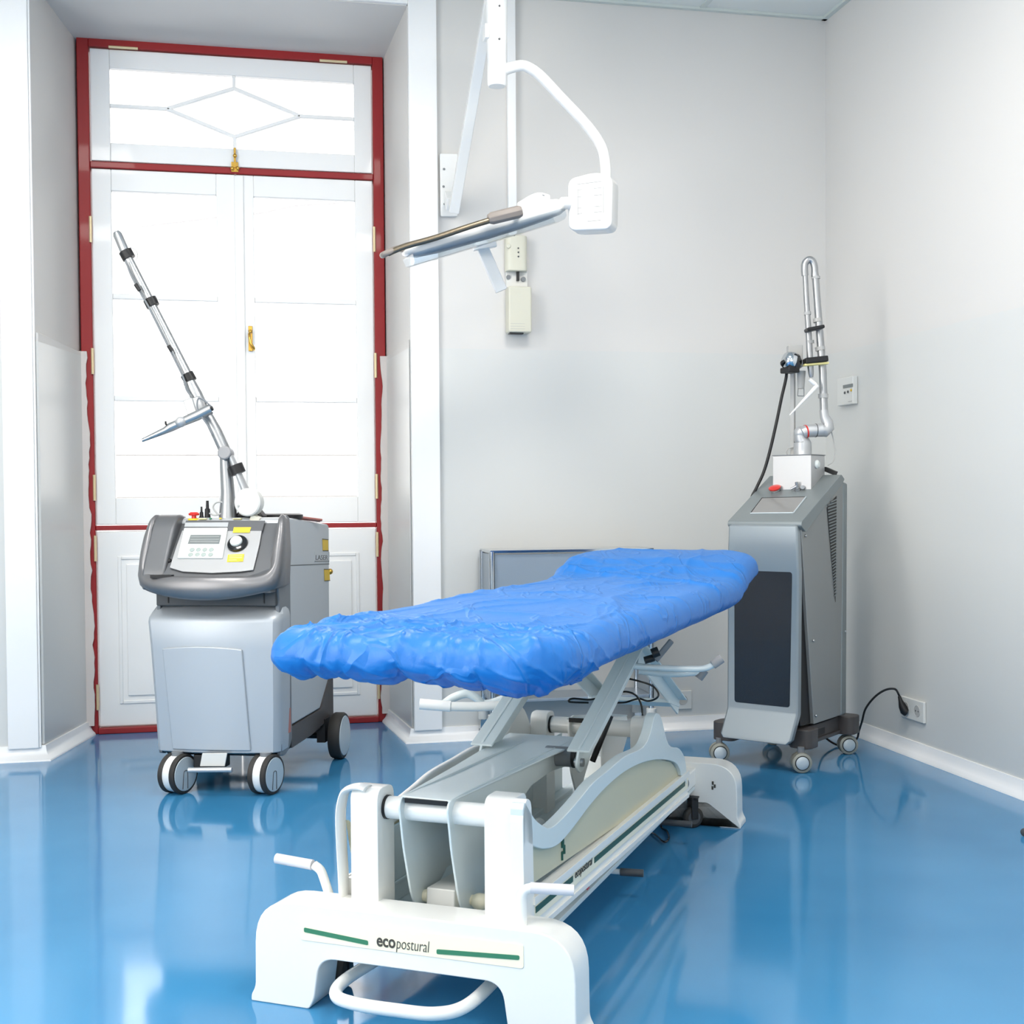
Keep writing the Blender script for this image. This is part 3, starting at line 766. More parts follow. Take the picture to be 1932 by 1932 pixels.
for j in range(NT + 1):
    r = (j / NT) ** 0.8
    row = []
    for p, nn, s in OUT:
        pe = p - nn * RR
        c = Vector((0, min(max(pe.y, V0 + 0.27), V1 - 0.27)))
        q = c.lerp(pe, r)
        e = (1 - r) * (pe - c).length
        pull = math.exp(-e / 0.05)
        k_ = FR(p)
        gz = pull * k_ * (0.0012 * nz3(s * 14, 1.5, e * 3) + 0.0024 * crease(s * 9 + e * 22, 4.5, e * 9, 0.06))
        row.append((q.x, q.y, topz(q.x, q.y, e) + gz))
    rings.append(row)
prof = [(a, 1) for a in (12, 24, 36, 50, 64, 78, 90)]
for a, _ in prof:
    A = math.radians(a); row = []
    for p, nn, s in OUT:
        pe = p - nn * RR
        k = a / 90
        w = FR(p) * (0.0012 * nz3(s * 14 + k * 0.4, 1.5, k * 0.4) + (0.0024 + 0.0030 * k) * crease(s * 9 - k * 1.3, 4.5, -k * 0.5, 0.06))
        d = RR * math.sin(A)
        q = pe + nn * (d + w * k)
        row.append((q.x, q.y, topz(pe.x, pe.y, 0) - RR * (1 - math.cos(A)) + w * (1 - k)))
    rings.append(row)
for j in range(1, 19):
    t = j / 18; row = []
    for p, nn, s in OUT:
        pe = p - nn * RR
        fr = 0.12 + 0.88 * math.exp(-(max(0, p.y - 0.12) / 0.28) ** 2) if p.x > 0 else 0.7
        hem = 0.010 * nz3(s * 9, 8.0, 0) + 0.006 * abs(nz3(s * 21, 3.0, 0))
        hem += 0.014 * math.exp(-((p.x - 0.25) / 0.10) ** 2 - ((p.y + 0.0) / 0.14) ** 2)
        drop = 0.047 + hem * fr * 1.1
        bulge = 0.004 * math.sin(t * PI)
        tuck = -0.055 * t ** 2.0
        fold = (0.0012 * nz3(s * 14 + 0.4, 1.5, 0.4) + 0.0055 * t * crease(s * 7 - t * 1.6, 2.0, t * 0.7, 0.06) + 0.0054 * crease(s * 9 - 1.3 - t * 1.2, 4.5, -0.5 - t * 0.4, 0.06)) * (0.35 + 0.65 * min(1, t * 2.5)) * fr * 1.5
        q = p + nn * (bulge + tuck + fold)
        w = 0.0045 * 0.7 * nz3(s * 22, 1.5, 0.7)
        row.append((q.x, q.y, topz(pe.x, pe.y, 0) - RR - drop * t))
    rings.append(row)
VR = [g.ring(r) for r in rings]
fr0 = VR[0]
for a, b in zip(VR, VR[1:]):
    g.bridge(a, b)
cs_ = bpy.data.objects.new
bmesh.ops.remove_doubles(g.bm, verts=g.bm.verts, dist=2e-4)
g.bm.transform(XF[CO.name])
sh = g.put('bed_sheet', 'blue_sheet', ang=180)
md = sh.modifiers.new('thickness', 'SOLIDIFY'); md.thickness = 0.0012; md.offset = -1
tag(sh, 'crumpled bright blue disposable sheet gathered over the treatment couch', 'sheet')

# ------------------------------------------------------------------ laser cabinet by the window
A = thing('laser_cabinet', 'silver wheeled laser cabinet with keypad console and raised jointed arm, before the tall window', 'medical laser', (-0.09,4.45,0), -20)
def bow(u, d=0.030, c=0.0, w=0.24): return -d * (1 - ((u - c) / w) ** 2)
g = G(); rows = []
for z, l, r, vb in ((0.136, -0.215, 0.218, 0.012), (0.142, -0.222, 0.224, 0.0), (0.30, -0.229, 0.228, -0.004), (0.50, -0.240, 0.230, -0.010), (0.585, -0.247, 0.232, -0.012), (0.600, -0.247, 0.232, -0.006), (0.612, -0.243, 0.230, 0.006), (0.645, -0.226, 0.218, 0.058), (0.652, -0.220, 0.212, 0.075)):
    row = [(l + 0.004, 0.13, z), (l, 0.10, z), (l, 0.045 + vb * 0.5, z), (l + 0.008, 0.022 + vb, z)]
    K = 16
    for k in range(K + 1):
        u = l + 0.022 + (r - l - 0.044) * k / K
        row.append((u, 0.012 + vb + bow(u, 0.028, (l + r) / 2, (r - l) / 2), z))
    row += [(r - 0.008, 0.022 + vb, z), (r, 0.045 + vb * 0.5, z), (r, 0.10, z), (r - 0.004, 0.13, z)]
    rows.append(g.ring(row))
for a, b_ in zip(rows, rows[1:]): g.bridge(a, b_)
g.face(rows[0]); g.face(rows[-1][::-1])
fp = g.put('front_panel', 'silver_blue', A, ang=28)
# inset field of the front panel
g = G(); f1 = []; f2 = []
NZ, NU = 18, 14
for i in range(NZ + 1):
    t = i / NZ; z = 0.150 + 0.346 * t
    l = -0.150 - 0.030 * t; r = 0.130 - 0.022 * t + 0.0
    ra, rb = [], []
    for k in range(NU + 1):
        s_ = k / NU; u = l + (r - l) * s_
        zz = z + (0.010 * (1 - (2 * s_ - 1) ** 2) * t)
        vb = -0.010 * (z - 0.14) / 0.36
        v = 0.012 + vb + bow(u, 0.028, 0.0, 0.228)
        ra.append((u, v - 0.0075, zz)); rb.append((u, v + 0.010, zz))
    f1.append(g.ring(ra)); f2.append(g.ring(rb))
for q in (f1, f2):
    for a, b_ in zip(q, q[1:]): g.bridge(a, b_, closed=False)
for i in range(NZ):
    g.face((f1[i][0], f1[i + 1][0], f2[i + 1][0], f2[i][0])); g.face((f1[i][-1], f1[i + 1][-1], f2[i + 1][-1], f2[i][-1]))
for k in range(NU):
    g.face((f1[0][k], f1[0][k + 1], f2[0][k + 1], f2[0][k])); g.face((f1[-1][k], f1[-1][k + 1], f2[-1][k + 1], f2[-1][k]))
g.put('front_inset', 'silver_blue', fp, bev=0.004, seg=3)
# cabinet body
bodyp = [(0.13, 0.135), (0.155, 0.165), (0.155, 0.205), (0.52, 0.207), (0.655, 0.315), (0.672, 0.895), (0.655, 0.906), (0.30, 0.932), (0.12, 0.942), (0.10, 0.93), (0.10, 0.14)]
G().prism(bodyp, 'u', -0.212, 0.216).put('cabinet_body', 'silver_side', A, bev=0.008)
g = G().slab([(0.2155, 0.16, 0.770), (0.2155, 0.665, 0.749), (0.2155, 0.665, 0.752), (0.2155, 0.16, 0.773)], (0.0015, 0, 0))
g.put('seam', 'dark_grey', A)
for sg in (1, -1):
    u0, u1 = (0.205, 0.2225) if sg > 0 else (-0.2185, -0.205)
    G().prism(poly_round([(0.035, 0.127), (0.075, 0.117), (0.135, 0.140), (0.156, 0.165), (0.156, 0.940), (0.125, 0.952), (0.085, 0.935), (0.030, 0.80), (0.022, 0.70), (0.035, 0.66)], [0.004, 0.02, 0.03, 0, 0.006, 0.02, 0.03, 0.02, 0.01, 0.01]), 'u', u0, u1).put('side_pillar', 'pillar_grey', A, bev=0.004)
    G().prism(poly_round([(0.156, 0.128), (0.40, 0.130), (0.62, 0.150), (0.69, 0.16), (0.69, 0.47), (0.668, 0.50), (0.650, 0.32), (0.515, 0.205), (0.156, 0.203)], 0.006), 'u', u0, u1 - 0.003 if sg > 0 else u1).put('side_skirt', 'chassis', A, bev=0.003)
G().bb(-0.20, 0.205, 0.05, 0.60, 0.118, 0.16).put('underside', 'black', A, bev=0.01)
G().bb(0.222, 0.2245, 0.105, 0.135, 0.19, 0.275).put('red_label', 'pink_sticker', A)
# upper neck under the console head
G().bb(-0.212, 0.214, 0.015, 0.12, 0.64, 0.72).put('neck', 'dark_grey', A, bev=0.004)
G().bb(-0.170, -0.166, 0.012, 0.02, 0.65, 0.70).put('neck_slot', 'black', A); G().bb(0.172, 0.176, 0.012, 0.02, 0.65, 0.71).put('neck_slot', 'black', A)
# bumper-like console head, swept wall
plan = spline([(-0.226, 0.150, 0), (-0.246, 0.085, 0), (-0.258, 0.02, 0), (-0.250, -0.035, 0), (-0.215, -0.066, 0), (-0.13, -0.092, 0), (0, -0.104, 0), (0.12, -0.094, 0), (0.200, -0.068, 0), (0.238, -0.035, 0), (0.244, 0.02, 0), (0.234, 0.085, 0), (0.224, 0.150, 0)], 8)
g = G(); rows = []
L_ = len(plan)
for i, p in enumerate(plan):
    a = plan[max(0, i - 1)]; b_ = plan[min(L_ - 1, i + 1)]
    t = (b_ - a).normalized(); nn = Vector((t.y, -t.x, 0))        # outward
    v = p.y
    s_ = min(1, max(0, (v + 0.085) / 0.165)); s_ = s_ * s_ * (3 - 2 * s_)
    ztop = 0.748 + 0.205 * s_
    if v > 0.09: ztop = 0.953 - 0.12 * (v - 0.09)
    zb = 0.668 + 0.036 * min(1, (abs(p.x) / 0.25) ** 2)
    th = 0.036 - 0.012 * s_
    pr = [(0.0 - 0.014, zb), (0.0 - 0.002, zb + 0.012), (0.004, (zb + ztop) / 2), (0.0, ztop - 0.022), (-0.006, ztop - 0.006), (-0.014, ztop), (-th + 0.006, ztop - 0.002), (-th, ztop - 0.010), (-th - 0.004, zb + 0.03), (-th, zb)]
    rows.append(g.ring([(p.x + nn.x * d, p.y + nn.y * d, z) for d, z in pr]))
for a, b_ in zip(rows, rows[1:]): g.bridge(a, b_)
g.face(rows[0]); g.face(rows[-1])
hd = g.put('console_head', 'gunmetal', A, ang=50)
# left wing filling and console block
G().prism(poly_round([(-0.060, 0.70), (-0.058, 0.755), (-0.035, 0.80), (0.040, 0.925), (0.085, 0.957), (0.150, 0.945), (0.15, 0.70)], [0, 0.02, 0.05, 0.05, 0.03, 0.01, 0]), 'u', -0.232, -0.150).put('left_wing', 'gunmetal_flat', hd, bev=0.012, seg=4)
g = G(); rows = []
for k in range(21):
    u = -0.165 + 0.380 * k / 20; v0 = -0.080 + 0.9 * u * u
    rows.append(g.ring([(u, v0, 0.69), (u, v0, 0.8204 + 1.09 * v0 - 0.006), (u, 0.098, 0.921), (u, 0.15, 0.932), (u, 0.15, 0.69)]))
for a, b_ in zip(rows, rows[1:]): g.bridge(a, b_)
g.face(rows[0]); g.face(rows[-1])
g.put('console_bed', 'gunmetal_flat', hd)
nS = Vector((0, -0.737, 0.676))
def onS(pts, m, name, par, off=0.003, lift=0.0, bev=0.0008, rnd=0.0):
    P = [Vector(p) + nS * lift for p in pts]
    if rnd: P = [Vector(p) for p in poly_round(P, rnd)]
    return G().slab(P, nS * off).put(name, m, par, bev=bev)
cp = onS([(-0.135,0.095,0.923),(0.148,0.093,0.922),(0.157,0.023,0.845),(0.16,-0.049,0.766),(0.119,-0.055,0.761),(0.019,-0.059,0.756),(-0.086,-0.055,0.761),(-0.135,-0.044,0.773),(-0.137,0.023,0.846)], 'console_white', 'console_plate', hd, 0.004)
onS([(-0.133,0.099,0.929),(0.153,0.098,0.927),(0.154,0.067,0.893),(0.041,0.067,0.893),(-0.135,0.069,0.896)], 'gunmetal_flat', 'reflection_band', cp, 0.003, 0.0025)  # dark reflection across the top of the plate, painted as a strip
kp = onS([(-0.129,0.074,0.901),(0.029,0.073,0.901),(0.043,-0.018,0.8),(-0.117,-0.018,0.801)], 'keypad_white', 'keypad', cp, 0.006, 0.004, 0.002, 0.004)
onS([(-0.096,0.051,0.876),(0.014,0.051,0.876),(0.017,0.023,0.846),(-0.096,0.024,0.846)], 'lcd', 'display', kp, 0.001, 0.0101)
for yy in (1017, 1022, 1026):
    onS({1017: [(-0.092,0.046,0.87),(0.01,0.045,0.87),(0.011,0.043,0.868),(-0.093,0.044,0.868)], 1022: [(-0.092,0.038,0.861),(0.012,0.037,0.861),(0.012,0.035,0.859),(-0.092,0.036,0.859)], 1026: [(-0.091,0.031,0.854),(0.012,0.031,0.854),(0.012,0.029,0.852),(-0.09,0.029,0.852)]}[yy], 'lcd_line', 'display_line', kp, 0.0006, 0.0112, 0)
BT = [(-0.073,0.005,0.827),(-0.051,0.006,0.827),(-0.028,0.006,0.827),(-0.005,0.006,0.827),(-0.073,-0.009,0.811),(-0.049,-0.008,0.811),(-0.027,-0.009,0.811),(-0.002,-0.009,0.811)]
for p in BT:
    G().lathe([(0.0085, 0), (0.0085, 0.0012), (0.006, 0.002)], Vector(p) + nS * 0.0101, nS, 18).put('button', 'button_grey', kp)
onS([(-0.133,0.092,0.921),(0.024,0.092,0.921),(0.026,0.079,0.906),(-0.131,0.079,0.907)], 'silver_side', 'label_strip', cp, 0.001, 0.0056)
kc = Vector((0.08,0.026,0.849))
kn = G().lathe([(0.034, 0), (0.036, 0.004), (0.034, 0.010), (0.026, 0.013)], kc + nS * 0.002, nS, 36).put('dial_ring', 'black_gloss', cp)
G().lathe([(0.021, 0), (0.021, 0.014), (0.018, 0.018)], kc + nS * 0.006 + Vector((-0.002, 0, 0.002)), nS, 30).put('dial_cap', 'keypad_white', kn, bev=0.001)
onS([(0.049,0.077,0.904),(0.111,0.077,0.904),(0.111,0.06,0.886),(0.051,0.06,0.886)], 'yellow', 'yellow_label', cp, 0.0008, 0.006)
onS([(0.057,-0.006,0.814),(0.114,-0.004,0.816),(0.117,-0.027,0.792),(0.061,-0.028,0.79)], 'yellow', 'yellow_label', cp, 0.0008, 0.0042)
for a_ in range(3):
    onS([[(0.062,-0.009,0.81),(0.109,-0.009,0.811),(0.109,-0.01,0.809),(0.063,-0.011,0.808)], [(0.064,-0.015,0.804),(0.11,-0.014,0.805),(0.111,-0.016,0.803),(0.065,-0.017,0.802)], [(0.065,-0.021,0.797),(0.111,-0.02,0.798),(0.111,-0.022,0.796),(0.066,-0.023,0.795)]][a_], 'pale_yellow', 'label_line', cp, 0.0005, 0.0051, 0)
g = G(); g.tube([(-0.155, -0.05, 0.752), (-0.145, -0.02, 0.775), (-0.150, -0.015, 0.792)], 0.005); g.ball((-0.150, -0.015, 0.795), 0.010); g.bb(-0.19, -0.115, -0.082, -0.060, 0.742, 0.752)
g.put('key', 'black', hd)
# deck details: stop button, connectors, indicator lights
g0 = G().lathe([(0.021, 0), (0.021, 0.006)], (-0.113, 0.118, 0.933), (0, 0, 1)).put('stop_collar', 'yellow', A)
G().lathe([(0.008, 0), (0.008, 0.010), (0.018, 0.012), (0.019, 0.018), (0.013, 0.023)], (-0.113, 0.118, 0.938), (0, 0, 1)).put('stop_button', 'red_plastic', g0)
def connector(u, v, h, r0, r1):
    G().lathe([(r0, 0), (r0, 0.006), (r1 * 1.1, 0.012), (r1, h * 0.55), (r1 * 0.62, h * 0.6), (r1 * 0.5, h)], (u, v, 0.935), (0, 0, 1), 20).put('connector', 'black', A)
connector(-0.092, 0.135, 0.045, 0.010, 0.006)
connector(-0.070, 0.135, 0.066, 0.011, 0.009)
for u, m_ in ((-0.049, 'led_green'), (-0.012, 'yellow')):
    G().lathe([(0.005, 0), (0.004, 0.004)], (u, 0.108, 0.937), (0, 0, 1), 14).put('indicator', m_, A)
G().bb(-0.090, -0.062, 0.100, 0.112, 0.936, 0.9385).put('yellow_label', 'pale_yellow', A)
G().bb(0.035, 0.065, 0.100, 0.112, 0.936, 0.9385).put('yellow_label', 'pale_yellow', A)
# black tray, cable and stickers
G().lathe([(0.072, 0), (0.082, 0.006), (0.082, 0.018), (0.070, 0.022)], (0.140, 0.30, 0.930), (0, 0, 1), 40).put('round_tray', 'black', A)
g = G(); g.tube([(0.20, 0.34, 0.938), (0.235, 0.50, 0.925)], 0.005); g.tube([(0.19, 0.35, 0.934), (0.225, 0.51, 0.921)], 0.004); g.put('lead', 'pink_sticker', A)
for q in ([(0.217,0.572,0.851),(0.216,0.651,0.846),(0.217,0.649,0.803),(0.216,0.578,0.806)], [(0.217,0.589,0.734),(0.217,0.662,0.73),(0.217,0.667,0.686),(0.217,0.595,0.689)]):
    yl = G().slab(q, (0.001, 0, 0)).put('warning_sticker', 'amber', A)
    for i_, j_ in ((0, 1), (3, 2)):
        G().tube([Vector(q[i_]) + Vector((0.001, 0, 0)), Vector(q[j_]) + Vector((0.001, 0, 0))], 0.0015, n=6).put('sticker_line', 'ink', yl)
pl_ = G().slab([(0.216,0.467,0.807),(0.217,0.665,0.798),(0.216,0.664,0.755),(0.216,0.465,0.767)], (0.0006, 0, 0)).put('logo_plate', 'silver_side', A)
text('lettering', 'LASER', 0.026, axes((0.217,0.477,0.776), (0, 1, -0.05), (0, 0, 1)), 'dark_grey', pl_, width=0.165)
G().tube([(0.217,0.47,0.771),(0.217,0.661,0.762)], 0.0012, n=6).put('logo_line', 'dark_grey', pl_)
G().ball((0.214, 0.68, 0.72), 0.012).put('side_knob', 'brass', A)
# pedal
g = G(); g.slab([(-0.03,-0.045,0.145),(0.058,-0.045,0.147),(0.049,-0.045,0.102),(-0.039,-0.045,0.1)], (0, 0.006, 0)); pd = g.put('pedal_plate', 'pale_plastic', A, bev=0.002)
G().cyl((-0.074,-0.06,0.09), (0.081,-0.06,0.095), 0.0085).put('pedal_bar', 'aluminium_soft', pd, bev=0.002)
G().bb(-0.08, 0.03, 0.0, 0.06, 0.085, 0.13).put('pedal_block', 'black', A, bev=0.004)
# swivel castors
def twin(c, r, w, ang):
    ax = Vector((math.cos(ang), math.sin(ang), 0)); c = Vector(c)
    cs = G().lathe([(r * 0.93, -w * 0.24), (r * 0.95, 0), (r * 0.93, w * 0.24)], c, ax, 40).put('castor', 'lamp_white', A)
    for s_ in (-1, 1):
        G().lathe([(r * 0.55, w * 0.22), (r * 0.97, w * 0.22), (r, w * 0.28), (r, w * 0.45), (r * 0.95, w * 0.5), (r * 0.84, w * 0.5)], c, ax * s_, 40).put('tyre', 'rubber', cs)
        dk = G().lathe([(r * 0.5, w * 0.3), (r * 0.86, w * 0.49), (r * 0.83, w * 0.52), (r * 0.3, w * 0.54)], c, ax * s_, 40).put('disc', 'wheel_disc', cs)
        y = Vector((0, 0, 1)); x = ax.cross(y) * s_
        o = c + ax * s_ * w * 0.545
        pts = [o + x * (r * a) + y * (r * b_) for a, b_ in ((-0.1, -0.75), (-0.1, 0.05), (-0.02, 0.17), (0.10, 0.17), (0.20, 0.05), (0.28, -0.72))]
        G().tube(spline(pts, 4), 0.0014, n=6).put('brake_tab', 'dark_grey', dk)
    G().cyl(c + Vector((0, 0, r * 0.7)), c + Vector((0, 0, r + 0.006)), 0.02).put('castor_stem', 'mid_grey', cs)
twin((-0.132, -0.010, 0.068), 0.068, 0.068, -0.30)
twin((0.175, 0.010, 0.068), 0.068, 0.068, -0.22)
for s_, x in ((1, 0.262), (-1, -0.262)):
    wl = G().lathe([(0.05, -0.022), (0.085, -0.022), (0.089, -0.014), (0.089, 0.016), (0.085, 0.022), (0.076, 0.023)], (x, 0.615, 0.089), (s_, 0, 0), 48).put('rear_wheel', 'rubber', A)
    G().lathe([(0.05, 0), (0.078, 0.021), (0.075, 0.025), (0.02, 0.026)], (x, 0.615, 0.089), (s_, 0, 0), 48).put('disc', 'wheel_disc', wl)
g = G().cyl((-0.25, 0.615, 0.089), (0.25, 0.615, 0.089), 0.014); g.bb(0.19, 0.222, 0.56, 0.64, 0.07, 0.16); g.bb(-0.222, -0.19, 0.56, 0.64, 0.07, 0.16)
g.put('axle', 'black', A)
# jointed arm
def F(*p): return [Vector(q) for q in p]
col = [(-0.001,0.15,0.927),(-0,0.15,0.968),(-0,0.15,1),(-0,0.15,1.031),(-0.006,0.149,1.14),(-0.005,0.149,1.164)]
ar = G().tube(col, [0.033, 0.030, 0.026, 0.024, 0.021, 0.021], n=24).put('arm_column', 'aluminium', A)
G().lathe([(0.040, 0), (0.036, 0.012)], Vector(col[0]) - Vector((0, 0, 0.01)), (0, 0, 1)).put('column_base', 'mid_grey', ar)
jj = Vector((0.005,0.121,1.165))
jt = G().lathe([(0.020, -0.03), (0.024, -0.025), (0.024, 0.022), (0.020, 0.026)], jj, Vector((0.1, -1, 0.1)), 30).put('shoulder_joint', 'grip_grey', ar, bev=0.002)
lo = [(-0.006,0.16,1.162),(-0.041,0.154,1.243),(-0.065,0.151,1.29),(-0.092,0.147,1.336)]
G().tube(lo, [0.021, 0.021, 0.019, 0.020], n=20).put('lower_arm', 'aluminium', ar)
up = [(-0.091,0.137,1.336),(-0.106,0.135,1.373),(-0.128,0.132,1.416),(-0.138,0.131,1.446),(-0.25,0.116,1.676),(-0.339,0.103,1.857),(-0.371,0.098,1.934),(-0.376,0.098,1.944)]
ua = G().tube(up, [0.024, 0.023, 0.022, 0.0185, 0.0165, 0.0165, 0.0165, 0.012], n=22).put('upper_arm', 'aluminium', ar)
for a, b_ in ([(-0.138,0.131,1.446),(-0.124,0.133,1.42)], [(-0.264,0.114,1.71),(-0.251,0.115,1.684)], [(-0.346,0.102,1.877),(-0.332,0.104,1.851)]):
    G().tube([a, b_], 0.0235, n=22).put('black_band', 'black', ua)
for a, b_ in ([(-0.295,0.069,1.755),(-0.281,0.071,1.733)], [(-0.184,0.084,1.541),(-0.173,0.086,1.523)]):
    G().tube([a, b_], 0.007, n=10).put('clip', 'black', ua)
G().tube(spline([(-0.331,0.074,1.838),(-0.309,0.077,1.777),(-0.246,0.086,1.661),(-0.187,0.094,1.537),(-0.14,0.1,1.435),(-0.128,0.102,1.389),(-0.108,0.106,1.361)], 5), 0.0035, n=8).put('optical_lead', 'mid_grey', ua)
G().tube(spline([(-0.318,0.076,1.886),(-0.297,0.078,1.875),(-0.29,0.08,1.856),(-0.297,0.079,1.838)], 5), 0.0018, n=8).put('loop_wire', 'slot_grey', ua)
# elbow crossing and handpiece
g = G(); el = [(-0.099,0.096,1.357),(-0.088,0.098,1.335),(-0.078,0.099,1.309),(-0.066,0.1,1.294)]
g.tube(el, [0.022, 0.026, 0.024, 0.018], n=20); g.box((-0.103,0.086,1.327), (0.035, 0.04, 0.055), ry=-0.3)
g.put('elbow_joint', 'aluminium_soft', ar, bev=0.004)
hp = [(-0.021,0.057,1.318),(-0.069,0.05,1.294),(-0.119,0.043,1.273),(-0.16,0.037,1.255),(-0.179,0.035,1.244),(-0.259,0.024,1.21)]
h = G().tube(hp, [0.018, 0.018, 0.016, 0.0165, 0.0125, 0.0065], n=20).put('handpiece', 'aluminium', A)
G().ball((-0.122,0.033,1.272), 0.019).put('collar', 'aluminium_soft', h)
g = G(); g.tube([(-0.172,0.026,1.262),(-0.174,0.026,1.275)], 0.004, n=8); g.tube([(-0.011,0.048,1.319),(-0.022,0.047,1.315)], 0.008, n=8)
g.put('trigger', 'black', h)
G().tube(spline([(-0.015,0.048,1.323),(-0.042,0.044,1.346),(-0.061,0.042,1.352),(-0.065,0.041,1.323),(-0.052,0.043,1.292),(-0.024,0.046,1.25),(-0.016,0.047,1.228)], 5), 0.003, n=8).put('lead', 'mid_grey', h)
# flat counterweight arm with round housing
ca = [(0.023,0.123,1.157),(0.084,0.132,1.008)]
cw = G().tube([Vector(ca[0]), Vector(ca[1])], [0.018, 0.030], n=20, flat=0.45, up=(0, 1, 0)).put('counter_arm', 'aluminium_soft', ar)
cd_ = Vector((0.091,0.113,0.994))
ch = G().lathe([(0.044, 0.02), (0.049, 0.016), (0.049, -0.016), (0.044, -0.02)], cd_, (0.1, 1, 0), 40).put('round_housing', 'pale_plastic', ar, bev=0.001)
for dx, dz in ((0.030, 0.020), (-0.034, -0.012)):
    G().cyl(cd_ + Vector((dx, -0.021, dz)), cd_ + Vector((dx, -0.018, dz)), 0.004, n=12).put('screw', 'slot_grey', ch)
G().box(cd_ + Vector((0.022, 0.01, -0.058)), (0.035, 0.04, 0.022), ry=0.4).put('housing_foot', 'ivory', ch, bev=0.003)
G().tube([Vector(ca[0]).lerp(Vector(ca[1]), 0.22), Vector(ca[0]).lerp(Vector(ca[1]), 0.42)], 0.0265, n=20).put('black_band', 'black', cw)
g = G(); g.prism([(0.02, 0.94), (0.13, 0.94), (0.10, 0.975), (0.05, 0.99)], 'v', 0.15, 0.21); g.put('cable_bundle', 'black', A, bev=0.01)
G().tube(spline([(-0.058,0.121,0.957),(-0.04,0.125,0.95),(-0.016,0.128,0.957),(-0.004,0.129,0.981),(-0.012,0.129,0.994),(-0.034,0.125,0.994),(-0.045,0.124,0.976),(-0.027,0.126,0.95)], 6), 0.003, n=8).put('wire_loop', 'slot_grey', A)

# ------------------------------------------------------------------ laser cabinet in the corner
B = thing('laser_cabinet', 'slim grey laser tower with dark front panel and upright silver arm in the right corner', 'medical laser', (1.872,4.397,0), -50)
bp_ = poly_round([(0.004, 0.882), (0.110, 0.160), (0.355, 0.160), (0.372, 1.062), (0.345, 1.070)], [0.01, 0.004, 0.004, 0.004, 0.004])
G().prism(bp_, 'u', -0.112, 0.168).put('tower_body', 'laser_side', B, bev=0.004)
G().prism([(0.345, 0.158), (0.395, 0.158), (0.408, 1.050), (0.372, 1.056)], 'u', -0.116, 0.172).put('rear_column', 'laser_grey', B, bev=0.008)
tl = G().prism(poly_round([(-0.014, 0.893), (-0.014, 0.910), (0.335, 1.084), (0.366, 1.066), (0.345, 1.046), (0.02, 0.872)], [0.006, 0.012, 0.006, 0.004, 0.004, 0.006]), 'u', -0.120, 0.178).put('top_console', 'laser_grey', B, bev=0.014, seg=4)
g = G(); rows = []
for z, l, r, v in ((0.899, -0.106, 0.154, -0.014), (0.892, -0.114, 0.163, -0.022), (0.745, -0.117, 0.170, -0.026), (0.735, -0.117, 0.170, -0.023), (0.218, -0.122, 0.164, -0.022), (0.208, -0.122, 0.164, -0.024), (0.118, -0.136, 0.150, -0.050), (0.104, -0.126, 0.136, -0.052)):
    rows.append(g.ring([(l, v + 0.03, z), (l, v + 0.006, z), (l + 0.006, v, z), (r - 0.006, v, z), (r, v + 0.006, z), (r, v + 0.03, z)]))
for a, b_ in zip(rows, rows[1:]): g.bridge(a, b_)
g.face(rows[0]); g.face(rows[-1])
fc = g.put('front_cover', 'laser_front', B, bev=0.002, ang=25)
G().prism(poly_round([(-0.089, 0.236), (0.134, 0.236), (0.145, 0.728), (-0.088, 0.728)], 0.012), 'v', -0.0235, -0.015).put('dark_front_panel', 'dark_panel', fc, bev=0.001)
G().prism([(0.02, 0.87), (0.105, 0.165), (0.02, 0.165), (0.004, 0.30), (0.004, 0.87)], 'u', -0.100, 0.155).put('side_gap', 'black', B)
g = G()
for i in range(26):
    z = 0.26 + i * 0.012
    g.bb(0.155, 0.1565, 0.0 + 0.004 * (i % 2), 0.022, z, z + 0.005)
g.put('side_grille', 'mid_grey', B)
# louvred vent
vp = [(0.169,0.222,0.959),(0.169,0.309,1.001),(0.169,0.298,0.598)]
vt = G().slab(vp, (0.001, 0, 0)).put('vent', 'black', B)
g = G()
z = 0.62
while z < 0.985:
    vlo = 0.224 + (0.291 - 0.224) * (0.963 - z) / (0.963 - 0.601) if z < 0.963 else 0.224 + (z - 0.963) / 0.036 * 0.08
    vhi = 0.305
    if vhi - vlo > 0.01:
        g.slab([(0.170, vlo, z), (0.170, vhi, z + 0.010), (0.170, vhi, z + 0.0145), (0.170, vlo, z + 0.0045)], (0.002, 0, 0))
    z += 0.0115
g.put('louvres', 'laser_grey', vt)
for v, z in ((0.035, 0.858), (0.10, 0.47), (0.12, 0.19), (0.385, 0.48)):
    G().ball((0.171, v, z), 0.005).put('side_screw', 'aluminium', B)
# console items
sn = Vector((0, -0.437, 0.899))
q = [Vector(p) for p in [(-0.064,0.156,0.995),(0.114,0.161,0.998),(0.118,0.046,0.94),(-0.054,0.041,0.938)]]
sc2 = G().slab(q, sn * 0.0015).put('screen', 'screen_grey', tl, bev=0.0004)
for i in range(4):
    a, b_ = q[i], q[(i + 1) % 4]
    G().tube([a + sn * 0.001, b_ + sn * 0.001], 0.0018 if i in (0, 3) else 0.0028, n=8).put('screen_edge', 'black' if i in (0, 3) else 'wheel_disc', sc2)
ec = Vector((-0.036,0.212,1.023))
eb = G().lathe([(0.017, 0), (0.017, 0.006)], ec, sn).put('stop_collar', 'aluminium_soft', tl)
G().lathe([(0.012, 0), (0.012, 0.004), (0.023, 0.005), (0.024, 0.011), (0.015, 0.015)], ec + sn * 0.004, sn).put('stop_button', 'red_plastic', eb, bev=0.001)
kc2 = Vector((0.055,0.214,1.024))
